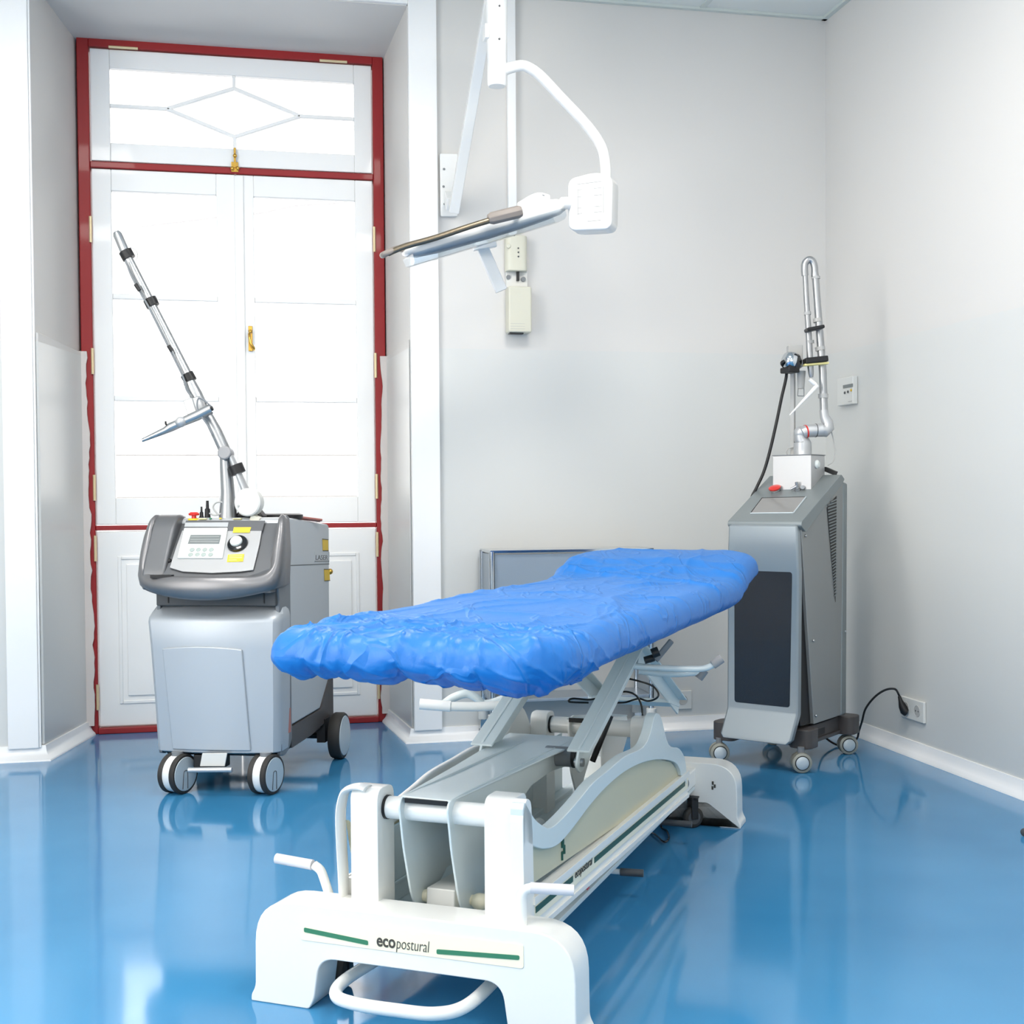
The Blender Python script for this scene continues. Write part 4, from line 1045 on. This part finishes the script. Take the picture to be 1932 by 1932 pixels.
g = G(); g.lathe([(0.012, 0), (0.011, 0.012)], kc2, sn, 20); g.tube([kc2 + sn * 0.01, kc2 + sn * 0.035 + Vector((0, 0.005, 0))], 0.006); g.tube([kc2 + sn * 0.018, kc2 + Vector((-0.022, -0.012, 0.004))], 0.005); g.lathe([(0.009, 0), (0.009, 0.003)], kc2 + Vector((0.020, 0, 0.010)), (0.3, -0.6, 0.5), 16)
g.put('key', 'aluminium', tl)
# steel junction box with the arm on it
bx0 = Vector((-0.065,0.262,1.048)); bx1 = Vector((0.101,0.245,1.04))
vb_ = min(bx0.y, bx1.y)
bu0, bu1, bv0, bv1 = -0.052, 0.106, 0.222, 0.345
jb = G().bb(bu0, bu1, bv0, bv1, 0.955, 1.157).put('junction_box', 'steel_box', B, bev=0.002)
zt2 = 1.157
G().bb(bu0 - 0.002, bu1 + 0.002, bv0 - 0.002, bv1 + 0.002, zt2, zt2 + 0.003).put('box_lid', 'mid_grey', jb)
G().lathe([(0.016, 0), (0.017, 0.006), (0.010, 0.012)], (bu1, bv0 + 0.045, zt2 - 0.035), (1, 0, 0)).put('white_cap', 'keypad_white', jb, bev=0.001)
PB = ((bu0 + bu1) / 2, (bv0 + bv1) / 2)
al = G().tube([(q_[0], q_[1], q_[2]) for q_ in [(0.041,0.288,1.153),(0.041,0.288,1.163),(0.041,0.288,1.187),(0.041,0.288,1.207),(0.041,0.288,1.212),(0.035,0.285,1.222),(0.034,0.283,1.238)]], [0.040, 0.034, 0.034, 0.033, 0.027, 0.026, 0.024], n=28).put('arm_base', 'aluminium_soft', B)
eb_ = G(); eb_.ball((0.035,0.285,1.244), 0.027)
eb_.tube([(0.046,0.272,1.243),(0.06,0.284,1.251),(0.088,0.306,1.253),(0.108,0.32,1.255)], [0.022, 0.025, 0.025, 0.027], n=24)
e2_ = eb_.put('elbow', 'aluminium_soft', al)
G().tube([(0.056,0.28,1.249),(0.06,0.284,1.25)], 0.0257, n=24).put('red_ring', 'red_plastic', e2_)
G().tube([(0.086,0.304,1.253),(0.088,0.306,1.253)], 0.0262, n=24).put('seal', 'dark_grey', e2_)
ma = G().tube([(0.095,0.321,1.255),(0.111,0.333,1.253),(0.121,0.341,1.265),(0.119,0.34,1.284),(0.11,0.332,1.308),(0.108,0.331,1.332)], [0.024, 0.027, 0.025, 0.022, 0.017, 0.016], n=24).put('knuckle', 'aluminium_soft', al, ang=80)
mt_ = G().tube([(0.11,0.332,1.308),(0.108,0.331,1.359),(0.105,0.329,1.48),(0.095,0.321,1.642),(0.088,0.315,1.764),(0.084,0.311,1.844),(0.081,0.31,1.864)], [0.0155, 0.0150, 0.0150, 0.0145, 0.0135, 0.0135, 0.013], n=20).put('tall_tube', 'aluminium', al)
cap_ = G().tube(spline([(0.081,0.31,1.84),(0.081,0.31,1.875),(0.075,0.305,1.899),(0.063,0.297,1.905),(0.052,0.288,1.891),(0.051,0.286,1.865),(0.052,0.288,1.845)], 5), 0.0135, n=18).put('top_bend', 'aluminium', al)
rt_ = G().tube([(0.052,0.288,1.861),(0.056,0.29,1.764),(0.062,0.295,1.643),(0.068,0.299,1.501),(0.07,0.301,1.47),(0.071,0.302,1.456)], [0.010, 0.0105, 0.0115, 0.0125, 0.010, 0.007], n=18).put('return_tube', 'aluminium', al)
for a, b_, r_ in ((*[(0.085,0.313,1.842),(0.085,0.313,1.832)], 0.0165), (*[(0.089,0.317,1.681),(0.091,0.317,1.667)], 0.017), (*[(0.097,0.322,1.573),(0.099,0.323,1.559)], 0.019), (*[(0.107,0.329,1.393),(0.107,0.329,1.377)], 0.019), (*[(0.059,0.293,1.707),(0.06,0.293,1.695)], 0.0135), (*[(0.067,0.299,1.598),(0.067,0.3,1.586)], 0.015)):
    G().tube([a, b_], r_, n=20).put('collar', 'slot_grey', al)
for a, b_ in ([(0.071,0.253,1.631),(0.123,0.293,1.643)], [(0.066,0.249,1.513),(0.134,0.301,1.522)]):
    a = Vector(a); b_ = Vector(b_); wv = 0.013 if a.z > 1.58 else 0.022
    G().bar(a, b_, 0.06, wv).put('strap', 'black', al, bev=0.004)
G().bar(*[(0.065,0.247,1.499),(0.137,0.304,1.506)], 0.04, 0.007).put('bracket_plate', 'pale_yellow', al, bev=0.001)
# handpiece hanging in the holder
hg = G().tube([(0.082,0.261,1.445),(0.098,0.273,1.428),(0.104,0.278,1.42),(0.09,0.267,1.4),(0.023,0.214,1.31)], [0.008, 0.009, 0.010, 0.008, 0.0025], n=16).put('handpiece', 'lamp_white', B)
# rear pole with holder block
PO = [(-0.009,0.309,1.154),(-0.009,0.31,1.579)]
pole = G().bar(PO[0], PO[1], 0.016, 0.016, up=(0, 1, 0)).put('pole', 'slot_grey', B, bev=0.002)
pb2 = Vector((-0,0.306,1.541))
G().box(pb2, (0.055, 0.05, 0.085), rz=0.6).put('holder_block', 'slot_grey', pole, bev=0.003)
G().tube([(0.03,0.301,1.483),(0.029,0.299,1.416)], [0.017, 0.013], n=18).put('holder_sleeve', 'slot_grey', pole)
g = G(); q4 = [(0.021,0.293,1.426),(0.038,0.307,1.426),(0.038,0.307,1.387),(0.019,0.292,1.388)]
for i in range(4): g.tube([q4[i], q4[(i + 1) % 4]], 0.0016, n=8)
g.put('wire_clip', 'mid_grey', pole)
pc = Vector((0.019,0.232,1.511)); cdir = Vector((-0.48, -0.80, 0.15)).normalized()
sw = G().lathe([(0.030, -0.03), (0.038, -0.02), (0.038, -0.004)], pc, cdir, 30).put('foot_switch', 'black_gloss', B)
G().lathe([(0.036, -0.006), (0.035, 0.010), (0.028, 0.024), (0.015, 0.032)], pc + Vector((0, 0, 0.006)), cdir, 30).put('chrome_dome', 'chrome', sw)
G().box(pc + cdir * 0.004 - Vector((0, 0, 0.030)), (0.062, 0.05, 0.022), rz=-0.55).put('switch_base', 'black', sw, bev=0.005)
G().tube(spline([pc + cdir * 0.03, pc + cdir * 0.04 + Vector((0, 0, -0.012))] + [Vector(q_) for q_ in [(-0.025,0.287,1.476),(-0.041,0.275,1.38),(-0.057,0.262,1.282),(-0.076,0.247,1.179),(-0.095,0.232,1.097),(-0.117,0.215,1.036),(-0.135,0.202,0.985),(-0.143,0.195,0.872)]], 6), 0.0062, n=10).put('switch_cable', 'black', sw)
G().tube(spline([(0.119,0.355,1.27),(0.13,0.363,1.233),(0.138,0.37,1.176),(0.131,0.365,1.136),(0.115,0.352,1.119)], 6), 0.0025, n=8).put('thin_hose', 'slot_grey', B)
G().tube(spline([(-0.02,0.284,1.154),(-0.023,0.282,1.175),(-0.017,0.287,1.187),(-0.001,0.299,1.191)], 6), 0.002, n=8).put('thin_hose', 'slot_grey', B)
G().box((0.125,0.354,1.097), (0.05, 0.02, 0.016), ry=0.4).put('black_hook', 'black', B)
# wheeled chassis
g = G()
g.bb(-0.150, 0.160, 0.04, 0.44, 0.085, 0.100)
g.bb(0.120, 0.150, 0.10, 0.40, 0.095, 0.150); g.bb(-0.14, -0.11, 0.10, 0.40, 0.095, 0.150)
ch2 = g.put('chassis', 'chassis', B, bev=0.004)
for u, v in ((0.150, 0.055), (-0.150, 0.03), (0.160, 0.41), (-0.15, 0.41)):
    G().prism(poly_round([(u - 0.045, v - 0.04), (u + 0.045, v - 0.04), (u + 0.045, v + 0.05), (u - 0.045, v + 0.05)], 0.03, n=6), 'z', 0.082, 0.152).put('corner_block', 'chassis', ch2, bev=0.004)
G().bb(0.1505, 0.152, 0.14, 0.24, 0.105, 0.128).put('chassis_slot', 'black', ch2)
cax = math.radians(-100 + 50)
for u, v in ((0.165, 0.004), (-0.164, -0.004), (0.165, 0.42), (-0.155, 0.42)):
    c = Vector((u, v, 0.037)); ax = Vector((math.cos(cax), math.sin(cax), 0))
    cs = G().cyl(c + Vector((0, 0.0, 0.03)) - ax * 0.0, c + Vector((0, 0, 0.055)), 0.012).put('castor', 'mid_grey', B)
    for s_ in (1, -1):
        G().lathe([(0.022, 0.004), (0.035, 0.005), (0.037, 0.012), (0.036, 0.020), (0.032, 0.022)], c, ax * s_, 32).put('tyre', 'wheel_rim', cs)
        G().lathe([(0.020, 0.015), (0.0275, 0.0215), (0.0265, 0.0225), (0.02, 0.023)], c, ax * s_, 32).put('dark_ring', 'black', cs)
        G().lathe([(0.02, 0.018), (0.0235, 0.0235), (0.021, 0.0255), (0.008, 0.0265)], c, ax * s_, 32).put('hub', 'wheel_disc', cs)

# ------------------------------------------------------------------ wall-mounted swivel lamp
LM = thing('wall_lamp', 'large white swivel lamp on a bent tube arm with grey front handle, above the couch', 'medical lamp', (0.845,5.14,2.274), 0)
wl_ = G(); wl_.prism(poly_round([(0.817,2.41),(0.891,2.413),(0.889,2.158),(0.819,2.155)], 0.008), 'v', 5.166, 5.186)
wl_ = wl_.put('wall_plate', 'lamp_white', LM, bev=0.003, world=True)
for p in [(0.834,5.165,2.347),(0.831,5.165,2.276),(0.835,5.165,2.205)]:
    G().lathe([(0.005, 0), (0.004, 0.003)], p, (0, -1, 0), 12).put('screw', 'mid_grey', wl_, world=True)
YA = 4.50
st0, st1 = Vector((0.855,5.06,2.154)), Vector((0.915,4.58,2.824))
dr = (st1 - st0).normalized()
g = G(); g.bar(st0, st1, 0.040, 0.050, up=(0, -1, 0.3))
sr = g.put('strut', 'lamp_white', LM, bev=0.003, world=True)
G().bar(st0 - dr * 0.001, st0 + dr * 0.004, 0.028, 0.038, up=(0, -1, 0.3)).put('open_end', 'grip_grey', sr, world=True)
g = G(); g.bar(st0 + Vector((-0.012, 0.02, 0.03)), Vector((0.849,5.17,2.234)), 0.03, 0.05); g.put('bracket', 'lamp_white', LM, bev=0.003, world=True)
pl0, pl1 = Vector((0.921,4.5,2.476)), Vector((0.921,4.5,2.899))
po = G().lathe([(0.030, 0), (0.034, 0.006), (0.034, 0.095), (0.0345, 0.10), (0.038, 0.23), (0.040, 0.40), (0.036, 0.42)], pl0, pl1 - pl0, 32).put('post', 'lamp_white', LM, world=True)
for p in [(0.924,4.462,2.748),(0.923,4.462,2.632)]:
    G().lathe([(0.004, 0), (0.003, 0.004)], p, (0, -1, 0), 10).put('screw', 'dark_grey', po, world=True)
G().box((0.882,4.5,2.664), (0.016, 0.05, 0.05)).put('hinge_block', 'lamp_white', po, bev=0.003, world=True)
tb = G().tube(spline([(0.937,4.5,2.53),(0.969,4.5,2.545),(1.013,4.5,2.556),(1.047,4.5,2.546),(1.086,4.5,2.519),(1.16,4.5,2.447),(1.235,4.5,2.375),(1.283,4.5,2.32),(1.311,4.5,2.272),(1.322,4.5,2.218),(1.324,4.5,2.165)], 6), 0.0195, n=20).put('tube_arm', 'lamp_white', LM, world=True)
# control box
cb = Vector((1.271,4.47,2.063))
RB = Matrix.Rotation(math.radians(-32), 3, 'Z')
def rotp(c, p): return c + RB @ Vector(p)
g = G(); poly = poly_round([(-0.083, -0.098), (0.078, -0.104), (0.083, 0.085), (0.02, 0.104), (-0.083, 0.088)], [0.03, 0.03, 0.03, 0.06, 0.03], n=6)
r0 = g.ring([rotp(cb, (p[0], -0.055, p[1])) for p in poly]); r1 = g.ring([rotp(cb, (p[0], 0.030, p[1])) for p in poly]); r2 = g.ring([rotp(cb, (p[0] * 0.8, 0.065, p[1] * 0.8)) for p in poly])
g.face(r0); g.bridge(r0, r1); g.bridge(r1, r2); g.face(r2)
bx = g.put('control_box', 'lamp_white', LM, bev=0.008, seg=4, world=True, ang=50)
g = G()
def bline(x0_, z0_, x1_, z1_, t=0.0012):
    g.tube([rotp(cb, (x0_, -0.0555, z0_)), rotp(cb, (x1_, -0.0555, z1_))], t, n=6)
bline(-0.05, 0.065, 0.045, 0.068)
for z in (0.045, 0.02, -0.02, -0.04): 
    bline(-0.045, z, -0.030, z); bline(0.015, z, 0.045, z)
bline(-0.01, -0.07, 0.04, -0.07); bline(-0.045, 0.05, -0.045, -0.045); bline(0.05, 0.05, 0.05, -0.045)
g.put('keypad_marks', 'slot_grey', bx, world=True)
G().lathe([(0.018, 0), (0.022, 0.004), (0.022, 0.03), (0.018, 0.034)], (1.143,4.46,2.06), (1, 0.2, 0.12), 24).put('joint', 'lamp_white', LM, bev=0.001, world=True)
# lamp head: long shallow housing with clear lower shield
h0, h1 = Vector((1.169,4.5,2.064)), Vector((0.567,4.4,1.851))
ax = (h1 - h0).normalized(); sd = Vector((0, 0, 1)).cross(ax).normalized(); upv = ax.cross(sd) 
if upv.z < 0: upv = -upv
if sd.y > 0: sd = -sd          # sd towards the room
def headring(t, w, hu, hd):
    c = h0.lerp(h1, t)
    out = []
    for k in range(28):
        a = 2 * PI * k / 28
        cx, cz = math.cos(a), math.sin(a)
        cx = math.copysign(abs(cx) ** 0.7, cx); cz_ = math.copysign(abs(cz) ** 0.8, cz)
        out.append(c + sd * cx * w + upv * cz_ * (hu if cz > 0 else hd))
    return out
g = G(); rr = []
for t, w, a, b_ in ((0.0, 0.016, 0.016, 0.016), (0.05, 0.030, 0.030, 0.028), (0.12, 0.048, 0.038, 0.032), (0.2, 0.058, 0.040, 0.034), (0.3, 0.066, 0.034, 0.036), (0.5, 0.070, 0.030, 0.036), (0.8, 0.070, 0.026, 0.032), (0.92, 0.062, 0.022, 0.026), (0.98, 0.040, 0.012, 0.014), (1.0, 0.02, 0.006, 0.006)):
    rr.append(g.ring(headring(t, w, a, b_)))
for a, b_ in zip(rr, rr[1:]): g.bridge(a, b_)
g.face(rr[0]); g.face(rr[-1])
hd_ = g.put('lamp_head', 'lamp_white', LM, world=True, ang=70)
g = G(); rr = []
for t in (0.05, 0.1, 0.3, 0.6, 0.9, 0.985):
    c = h0.lerp(h1, t); k = 1.0 if 0.08 < t < 0.95 else 0.75
    rr.append(g.ring([c + sd * x * 0.078 * k - upv * z for x, z in ((-1, 0.015), (-0.9, 0.042), (-0.5, 0.050), (0.5, 0.050), (0.9, 0.042), (1, 0.015))]))
for a, b_ in zip(rr, rr[1:]): g.bridge(a, b_, closed=False)
g.face(rr[-1])
g.put('clear_shield', 'clear_plastic', hd_, world=True)
g = G(); g.tube(spline([h0.lerp(h1, 0.10) + upv * 0.034 + sd * 0.01, h0.lerp(h1, 0.16) + upv * 0.050 + sd * 0.01, h0.lerp(h1, 0.27) + upv * 0.036 + sd * 0.01], 6), 0.020, n=14)
g.put('raised_cover', 'lamp_white', hd_, world=True)
G().tube(spline([h0.lerp(h1, 0.115) + upv * 0.060 - sd * 0.0, h0.lerp(h1, 0.15) + upv * 0.068, h0.lerp(h1, 0.13) + upv * 0.050 + sd * 0.035], 5), 0.0018, n=8).put('cover_slot', 'mid_grey', hd_, world=True)
# grab rail in front of the head
YR = 4.33
rl_ = G().tube(spline([(0.872,4.33,1.966),(0.775,4.33,1.933),(0.664,4.33,1.893),(0.573,4.33,1.865),(0.528,4.33,1.847),(0.502,4.33,1.834)], 5), 0.0105, n=18).put('grab_rail', 'bronze', LM, world=True)
G().tube(spline([Vector((0.522,4.33,1.845)), Vector((0.495,4.33,1.834)), Vector((0.49,4.37,1.836)), Vector((0.512,4.43,1.855)), Vector((0.543,4.46,1.876)), Vector((0.578,4.44,1.877))], 6), 0.0105, n=16).put('rail_bend', 'taupe', rl_, world=True)
ga, gb = Vector((0.851,4.33,1.964)), Vector((0.97,4.33,1.997))
G().tube([ga, ga.lerp(gb, 0.12), ga.lerp(gb, 0.9), gb], [0.016, 0.0225, 0.0225, 0.018], n=8).put('grip', 'taupe', rl_, bev=0.003, world=True)
for a, b_ in ((Vector((0.953,4.33,1.989)), h0.lerp(h1, 0.30)), (Vector((0.555,4.45,1.875)), h0.lerp(h1, 0.96))):
    G().tube([a, b_], 0.009).put('rail_mount', 'taupe', rl_, world=True)
# flat grip plate below the head
g = G(); g.bar(Vector((0.876,4.62,1.947)), Vector((0.956,4.62,1.767)), 0.020, 0.044, up=(0.9, 0, 0.4))
g.bar(Vector((0.848,4.6,1.917)), Vector((0.933,4.6,1.934)), 0.03, 0.02)
g.put('lower_plate', 'lamp_white', LM, bev=0.003, world=True)

# vertical duct on the wall and the controller under it
g = G().bb(1.1, 1.136, 5.160, 5.187, 2.02, 3.08)
tag(g.put('cable_duct', 'white_trim', bev=0.003), 'slim white vertical cable duct on the wall behind the lamp post', 'cable duct')
CB = thing('wall_controller', 'cream white wall-mounted control unit with black gap, below the lamp head', 'control unit', (1.137,5.188,1.883), 0)
xa, xb = 1.086, 1.176
zt_, zb_ = 2.084, 1.937
g = G(); g.prism(poly_round([(xa, 5.186), (xa, 5.135), (xb, 5.135), (xb, 5.186)], [0, 0.025, 0.025, 0], n=6), 'z', zb_, zt_)
uc = g.put('upper_cover', 'ivory', CB, bev=0.006, world=True)
for px in [(1.135,5.134,2.03),(1.135,5.134,2.013),(1.135,5.134,1.996)]:
    G().lathe([(0.0035, 0), (0.003, 0.002)], px, (0, -1, 0), 10).put('hole', 'dark_grey', uc, world=True)
G().lathe([(0.010, 0), (0.008, 0.003)], (1.093,5.134,2.037), (0, -1, 0), 18).put('screw_cap', 'ivory', uc, world=True)
g = G().bb(xa + 0.004, xb + 0.004, 5.165, 5.186, 1.872, zb_ + 0.01); g.put('back_plate', 'pale_plastic', CB, bev=0.002, world=True)
G().bb(1.132, 1.142, 5.150, 5.166, 1.9, zb_ + 0.012).put('spindle', 'black', CB, world=True)
g = G(); g.lathe([(0.009, 0), (0.009, 0.006)], (1.098,5.165,1.915), (0, -1, 0), 16); g.lathe([(0.010, 0), (0.010, 0.008)], (1.161,5.165,1.908), (0, -1, 0), 16)
g.put('terminal_screw', 'mid_grey', CB, world=True)
g = G(); g.bb(1.089, 1.186, 5.115, 5.186, 1.682, 1.871)
lb = g.put('lower_box', 'ivory', CB, bev=0.008, seg=4, world=True)
g = G(); g.bb(1.094, 1.152, 5.122, 5.150, 1.677, 1.685); g.put('black_connector', 'black', lb, world=True)
g = G()
for y in (605, 610, 615, 620):
    g.bb(1.095, 1.156, 5.1145, 5.1155, 1.0 + (941 - y) / 2400 * 5.13 - 0.001, 1.0 + (941 - y) / 2400 * 5.13 + 0.0002)
g.put('rating_lines', 'slot_grey', lb, world=True)

# ------------------------------------------------------------------ chrome trolley behind the couch
TR = thing('steel_trolley', 'chrome framed trolley with steel side panels standing against the wall behind the couch', 'trolley', (1.25, 5.03, 0), 0)
tx0, tx1, ty0, ty1 = 0.979, 1.640, 4.955, 5.150
ztp = 0.790
def cpost(x, y):
    G().cyl((x, y, 0.12), (x, y, ztp), 0.0125, n=24).put('post', 'chrome', TR, world=True)
    cs = G().cyl((x, y, 0.09), (x, y, 0.14), 0.021, n=20).put('castor', 'pale_plastic', TR, bev=0.003, world=True)
    G().lathe([(0.02, -0.012), (0.032, -0.010), (0.034, 0), (0.032, 0.010), (0.02, 0.012)], (x, y - 0.01, 0.036), (1, 0.2, 0), 24).put('wheel', 'mid_grey', cs, world=True)
    G().box((x, y - 0.005, 0.072), (0.032, 0.03, 0.04)).put('fork', 'chrome', cs, world=True)
for x, y in ((tx0, ty0), (tx1, ty0), (tx0 - 0.002, ty1), (tx1, ty1)): cpost(x, y)
G().bb(tx0 - 0.006, tx0 + 0.004, ty0 + 0.01, ty1 - 0.01, 0.20, ztp - 0.01).put('side_panel', 'steel_panel', TR, world=True)
G().bb(tx1 - 0.004, tx1 + 0.006, ty0 + 0.01, ty1 - 0.01, 0.20, ztp - 0.01).put('side_panel', 'steel_panel', TR, world=True)
G().bb(tx0 + 0.01, tx1 - 0.01, ty0 + 0.004, ty0 + 0.010, 0.47, ztp - 0.012).put('front_sheet', 'steel_panel', TR, world=True)
G().bb(tx0 - 0.010, tx1 + 0.010, ty0 - 0.010, ty1 + 0.010, ztp - 0.006, ztp + 0.006).put('top_shelf', 'chrome', TR, bev=0.002, world=True)
G().bb(tx0, tx1, ty0, ty1, 0.185, 0.197).put('bottom_shelf', 'steel_panel', TR, bev=0.002, world=True)

# ------------------------------------------------------------------ wall fittings
TH = thing('thermostat', 'white wall thermostat with small grey display on the right wall', 'thermostat', (2.527,4.963,1.439), 0)
ty = [(5.035,1.501),(4.897,1.504),(4.892,1.385),(5.03,1.381)]
g = G(); g.prism([(ty[0][0], ty[0][1]), (ty[2][0], ty[0][1]), (ty[2][0], ty[2][1]), (ty[0][0], ty[2][1])], 'u', 2.502, 2.526); th = g.put('case', 'socket_white', TH, bev=0.004, world=True)
td = [(4.975,1.469),(4.89,1.477),(4.89,1.455),(4.975,1.451)]
G().prism([(td[0][0], td[0][1]), (td[2][0], td[0][1]), (td[2][0], td[2][1]), (td[0][0], td[2][1])], 'u', 2.500, 2.503).put('display', 'lcd', th, world=True)
for p in [(2.501,4.959,1.436),(2.501,4.93,1.438)]:
    G().lathe([(0.006, 0), (0.005, 0.003)], p, (-1, 0, 0), 12).put('button', 'dark_grey', th, world=True)
G().lathe([(0.006, 0), (0.005, 0.003)], (2.501,4.902,1.442), (-1, 0, 0), 12).put('button', 'amber', th, world=True)
G().bb(2.500, 2.503, 4.913 - 0.015, 4.913 + 0.015, 1.397 - 0.0015, 1.397 + 0.001).put('mark', 'slot_grey', th, world=True)

SK = thing('wall_socket', 'white double wall socket low on the right wall with a black plug in it', 'socket', (2.527,4.436,0.177), 0)
q = [(4.523,0.219),(4.351,0.222),(4.355,0.143),(4.527,0.137)]
ya, yb, za, zb = q[0][0], q[1][0], (q[2][1] + q[3][1]) / 2, (q[0][1] + q[1][1]) / 2
g = G(); g.prism([(ya, za), (yb, za), (yb, zb), (ya, zb)], 'u', 2.514, 2.526)
sp_ = g.put('plate', 'socket_white', SK, bev=0.003, world=True)
for f in (0.27, 0.74):
    yc = ya + (yb - ya) * f; zc = (za + zb) / 2
    rc = G().lathe([(0.023, 0), (0.021, 0.002), (0.020, 0.001)], (2.514, yc, zc), (-1, 0, 0), 28).put('recess', 'slot_grey', sp_, world=True)
    for dy in (-0.0095, 0.0095):
        G().lathe([(0.003, 0), (0.003, 0.001)], (2.513, yc + dy, zc), (-1, 0, 0), 10).put('pin_hole', 'dark_grey', rc, world=True)
yc = ya + (yb - ya) * 0.27; zc = (za + zb) / 2
PC = thing('power_cord', 'black power cord arching from the laser tower to its plug in the wall socket', 'power cord', (2.45, yc, 0.0), 0)
g = G(); g.tube([(2.513, yc - 0.004, zc - 0.014), (2.505, yc - 0.002, zc - 0.010), (2.498, yc, zc + 0.006), (2.492, yc + 0.004, zc + 0.028), (2.489, yc + 0.008, zc + 0.045)], [0.019, 0.018, 0.015, 0.0085, 0.006], n=16)
g.put('plug', 'black', PC, world=True)
cpts = [Vector((2.491, yc + 0.006, zc + 0.035)), Vector((2.487, yc + 0.010, zc + 0.052))] + [Vector(p) for p in ((2.458,4.464,0.257), (2.43,4.486,0.251), (2.402,4.517,0.22), (2.385,4.557,0.169), (2.385,4.585,0.117), (2.396,4.632,0.07), (2.39,4.651,0.029))] + [Vector((2.33, 4.68, 0.006)), Vector((2.27, 4.70, 0.05)), Vector((2.24, 4.68, 0.12))]
G().tube(spline(cpts, 8), 0.0042, n=10).put('cord', 'black', PC, world=True)
# single socket behind the couch
S1_ = thing('wall_socket', 'small white single wall socket on the back wall seen beneath the couch head', 'socket', (1.856,5.188,0.129), 0)
g = G(); xx, zz_ = 1.856, 0.129
g.bb(xx - 0.040, xx + 0.040, 5.178, 5.187, zz_ - 0.040, zz_ + 0.040); s1p = g.put('plate', 'socket_white', S1_, bev=0.003, world=True)
G().lathe([(0.021, 0), (0.020, 0.002), (0.018, 0.001)], (xx, 5.178, zz_), (0, -1, 0), 24).put('recess', 'slot_grey', s1p, world=True)
# small dark thing at the right edge
g = G(); kx = Vector((2.24,3.31,0.012))
g.lathe([(0.008, -0.006), (0.012, -0.004), (0.012, 0.004), (0.008, 0.006)], kx, (0.8, 0.6, 0), 20)
tag(g.put('castor_tip', 'dark_grey'), 'tiny dark round end on the floor at the right edge of the photo', 'castor')

# ------------------------------------------------------------------ light
wd = bpy.data.worlds.new('world'); bpy.context.scene.world = wd; wd.use_nodes = True
bg = wd.node_tree.nodes['Background']; bg.inputs['Color'].default_value = (1.0, 0.985, 0.96, 1); bg.inputs['Strength'].default_value = 3.0
def area(name, loc, rot, sx, sy, power, col=(1, 1, 1), portal=False):
    l = bpy.data.lights.new(name, 'AREA'); l.shape = 'RECTANGLE'; l.size = sx; l.size_y = sy; l.energy = power; l.color = col
    o = bpy.data.objects.new(name, l); COL.objects.link(o); o.location = loc; o.rotation_euler = rot
    if portal: l.cycles.is_portal = True
    return o
area('window_portal', (0, 5.80, 1.93), (math.radians(-90), 0, 0), 1.1, 2.0, 1, portal=True)
# added fill lights before windowless walls behind and left of camera; ceiling panels
area('side_fill_light', (XL + 0.05, 1.9, 1.75), (0, math.radians(-90), 0), 2.2, 2.4, 78, (1.0, 0.955, 0.90))
area('rear_fill_light', (0.3, YF + 0.06, 1.7), (math.radians(90), 0, 0), 3.4, 2.2, 34, (1.0, 0.955, 0.90))
for x, y in ((-0.9, 3.3), (1.1, 3.3), (-0.9, 1.1), (1.1, 1.1)):
    area('ceiling_panel_light', (x, y, ZC - 0.012), (0, 0, 0), 0.58, 0.58, 31, (1.0, 0.95, 0.89))
sc = bpy.context.scene
sc.view_settings.view_transform = 'Standard'; sc.view_settings.look = 'None'
sc.view_settings.exposure = 0.20; sc.view_settings.gamma = 1.0
sc.view_settings.use_curve_mapping = False
sc.cycles.max_bounces = 10; sc.cycles.diffuse_bounces = 5; sc.cycles.glossy_bounces = 5; sc.cycles.transparent_max_bounces = 16
sc.cycles.caustics_reflective = False; sc.cycles.caustics_refractive = False
sc.cycles.use_denoising = True
sc.cycles.sample_clamp_indirect = 6.0
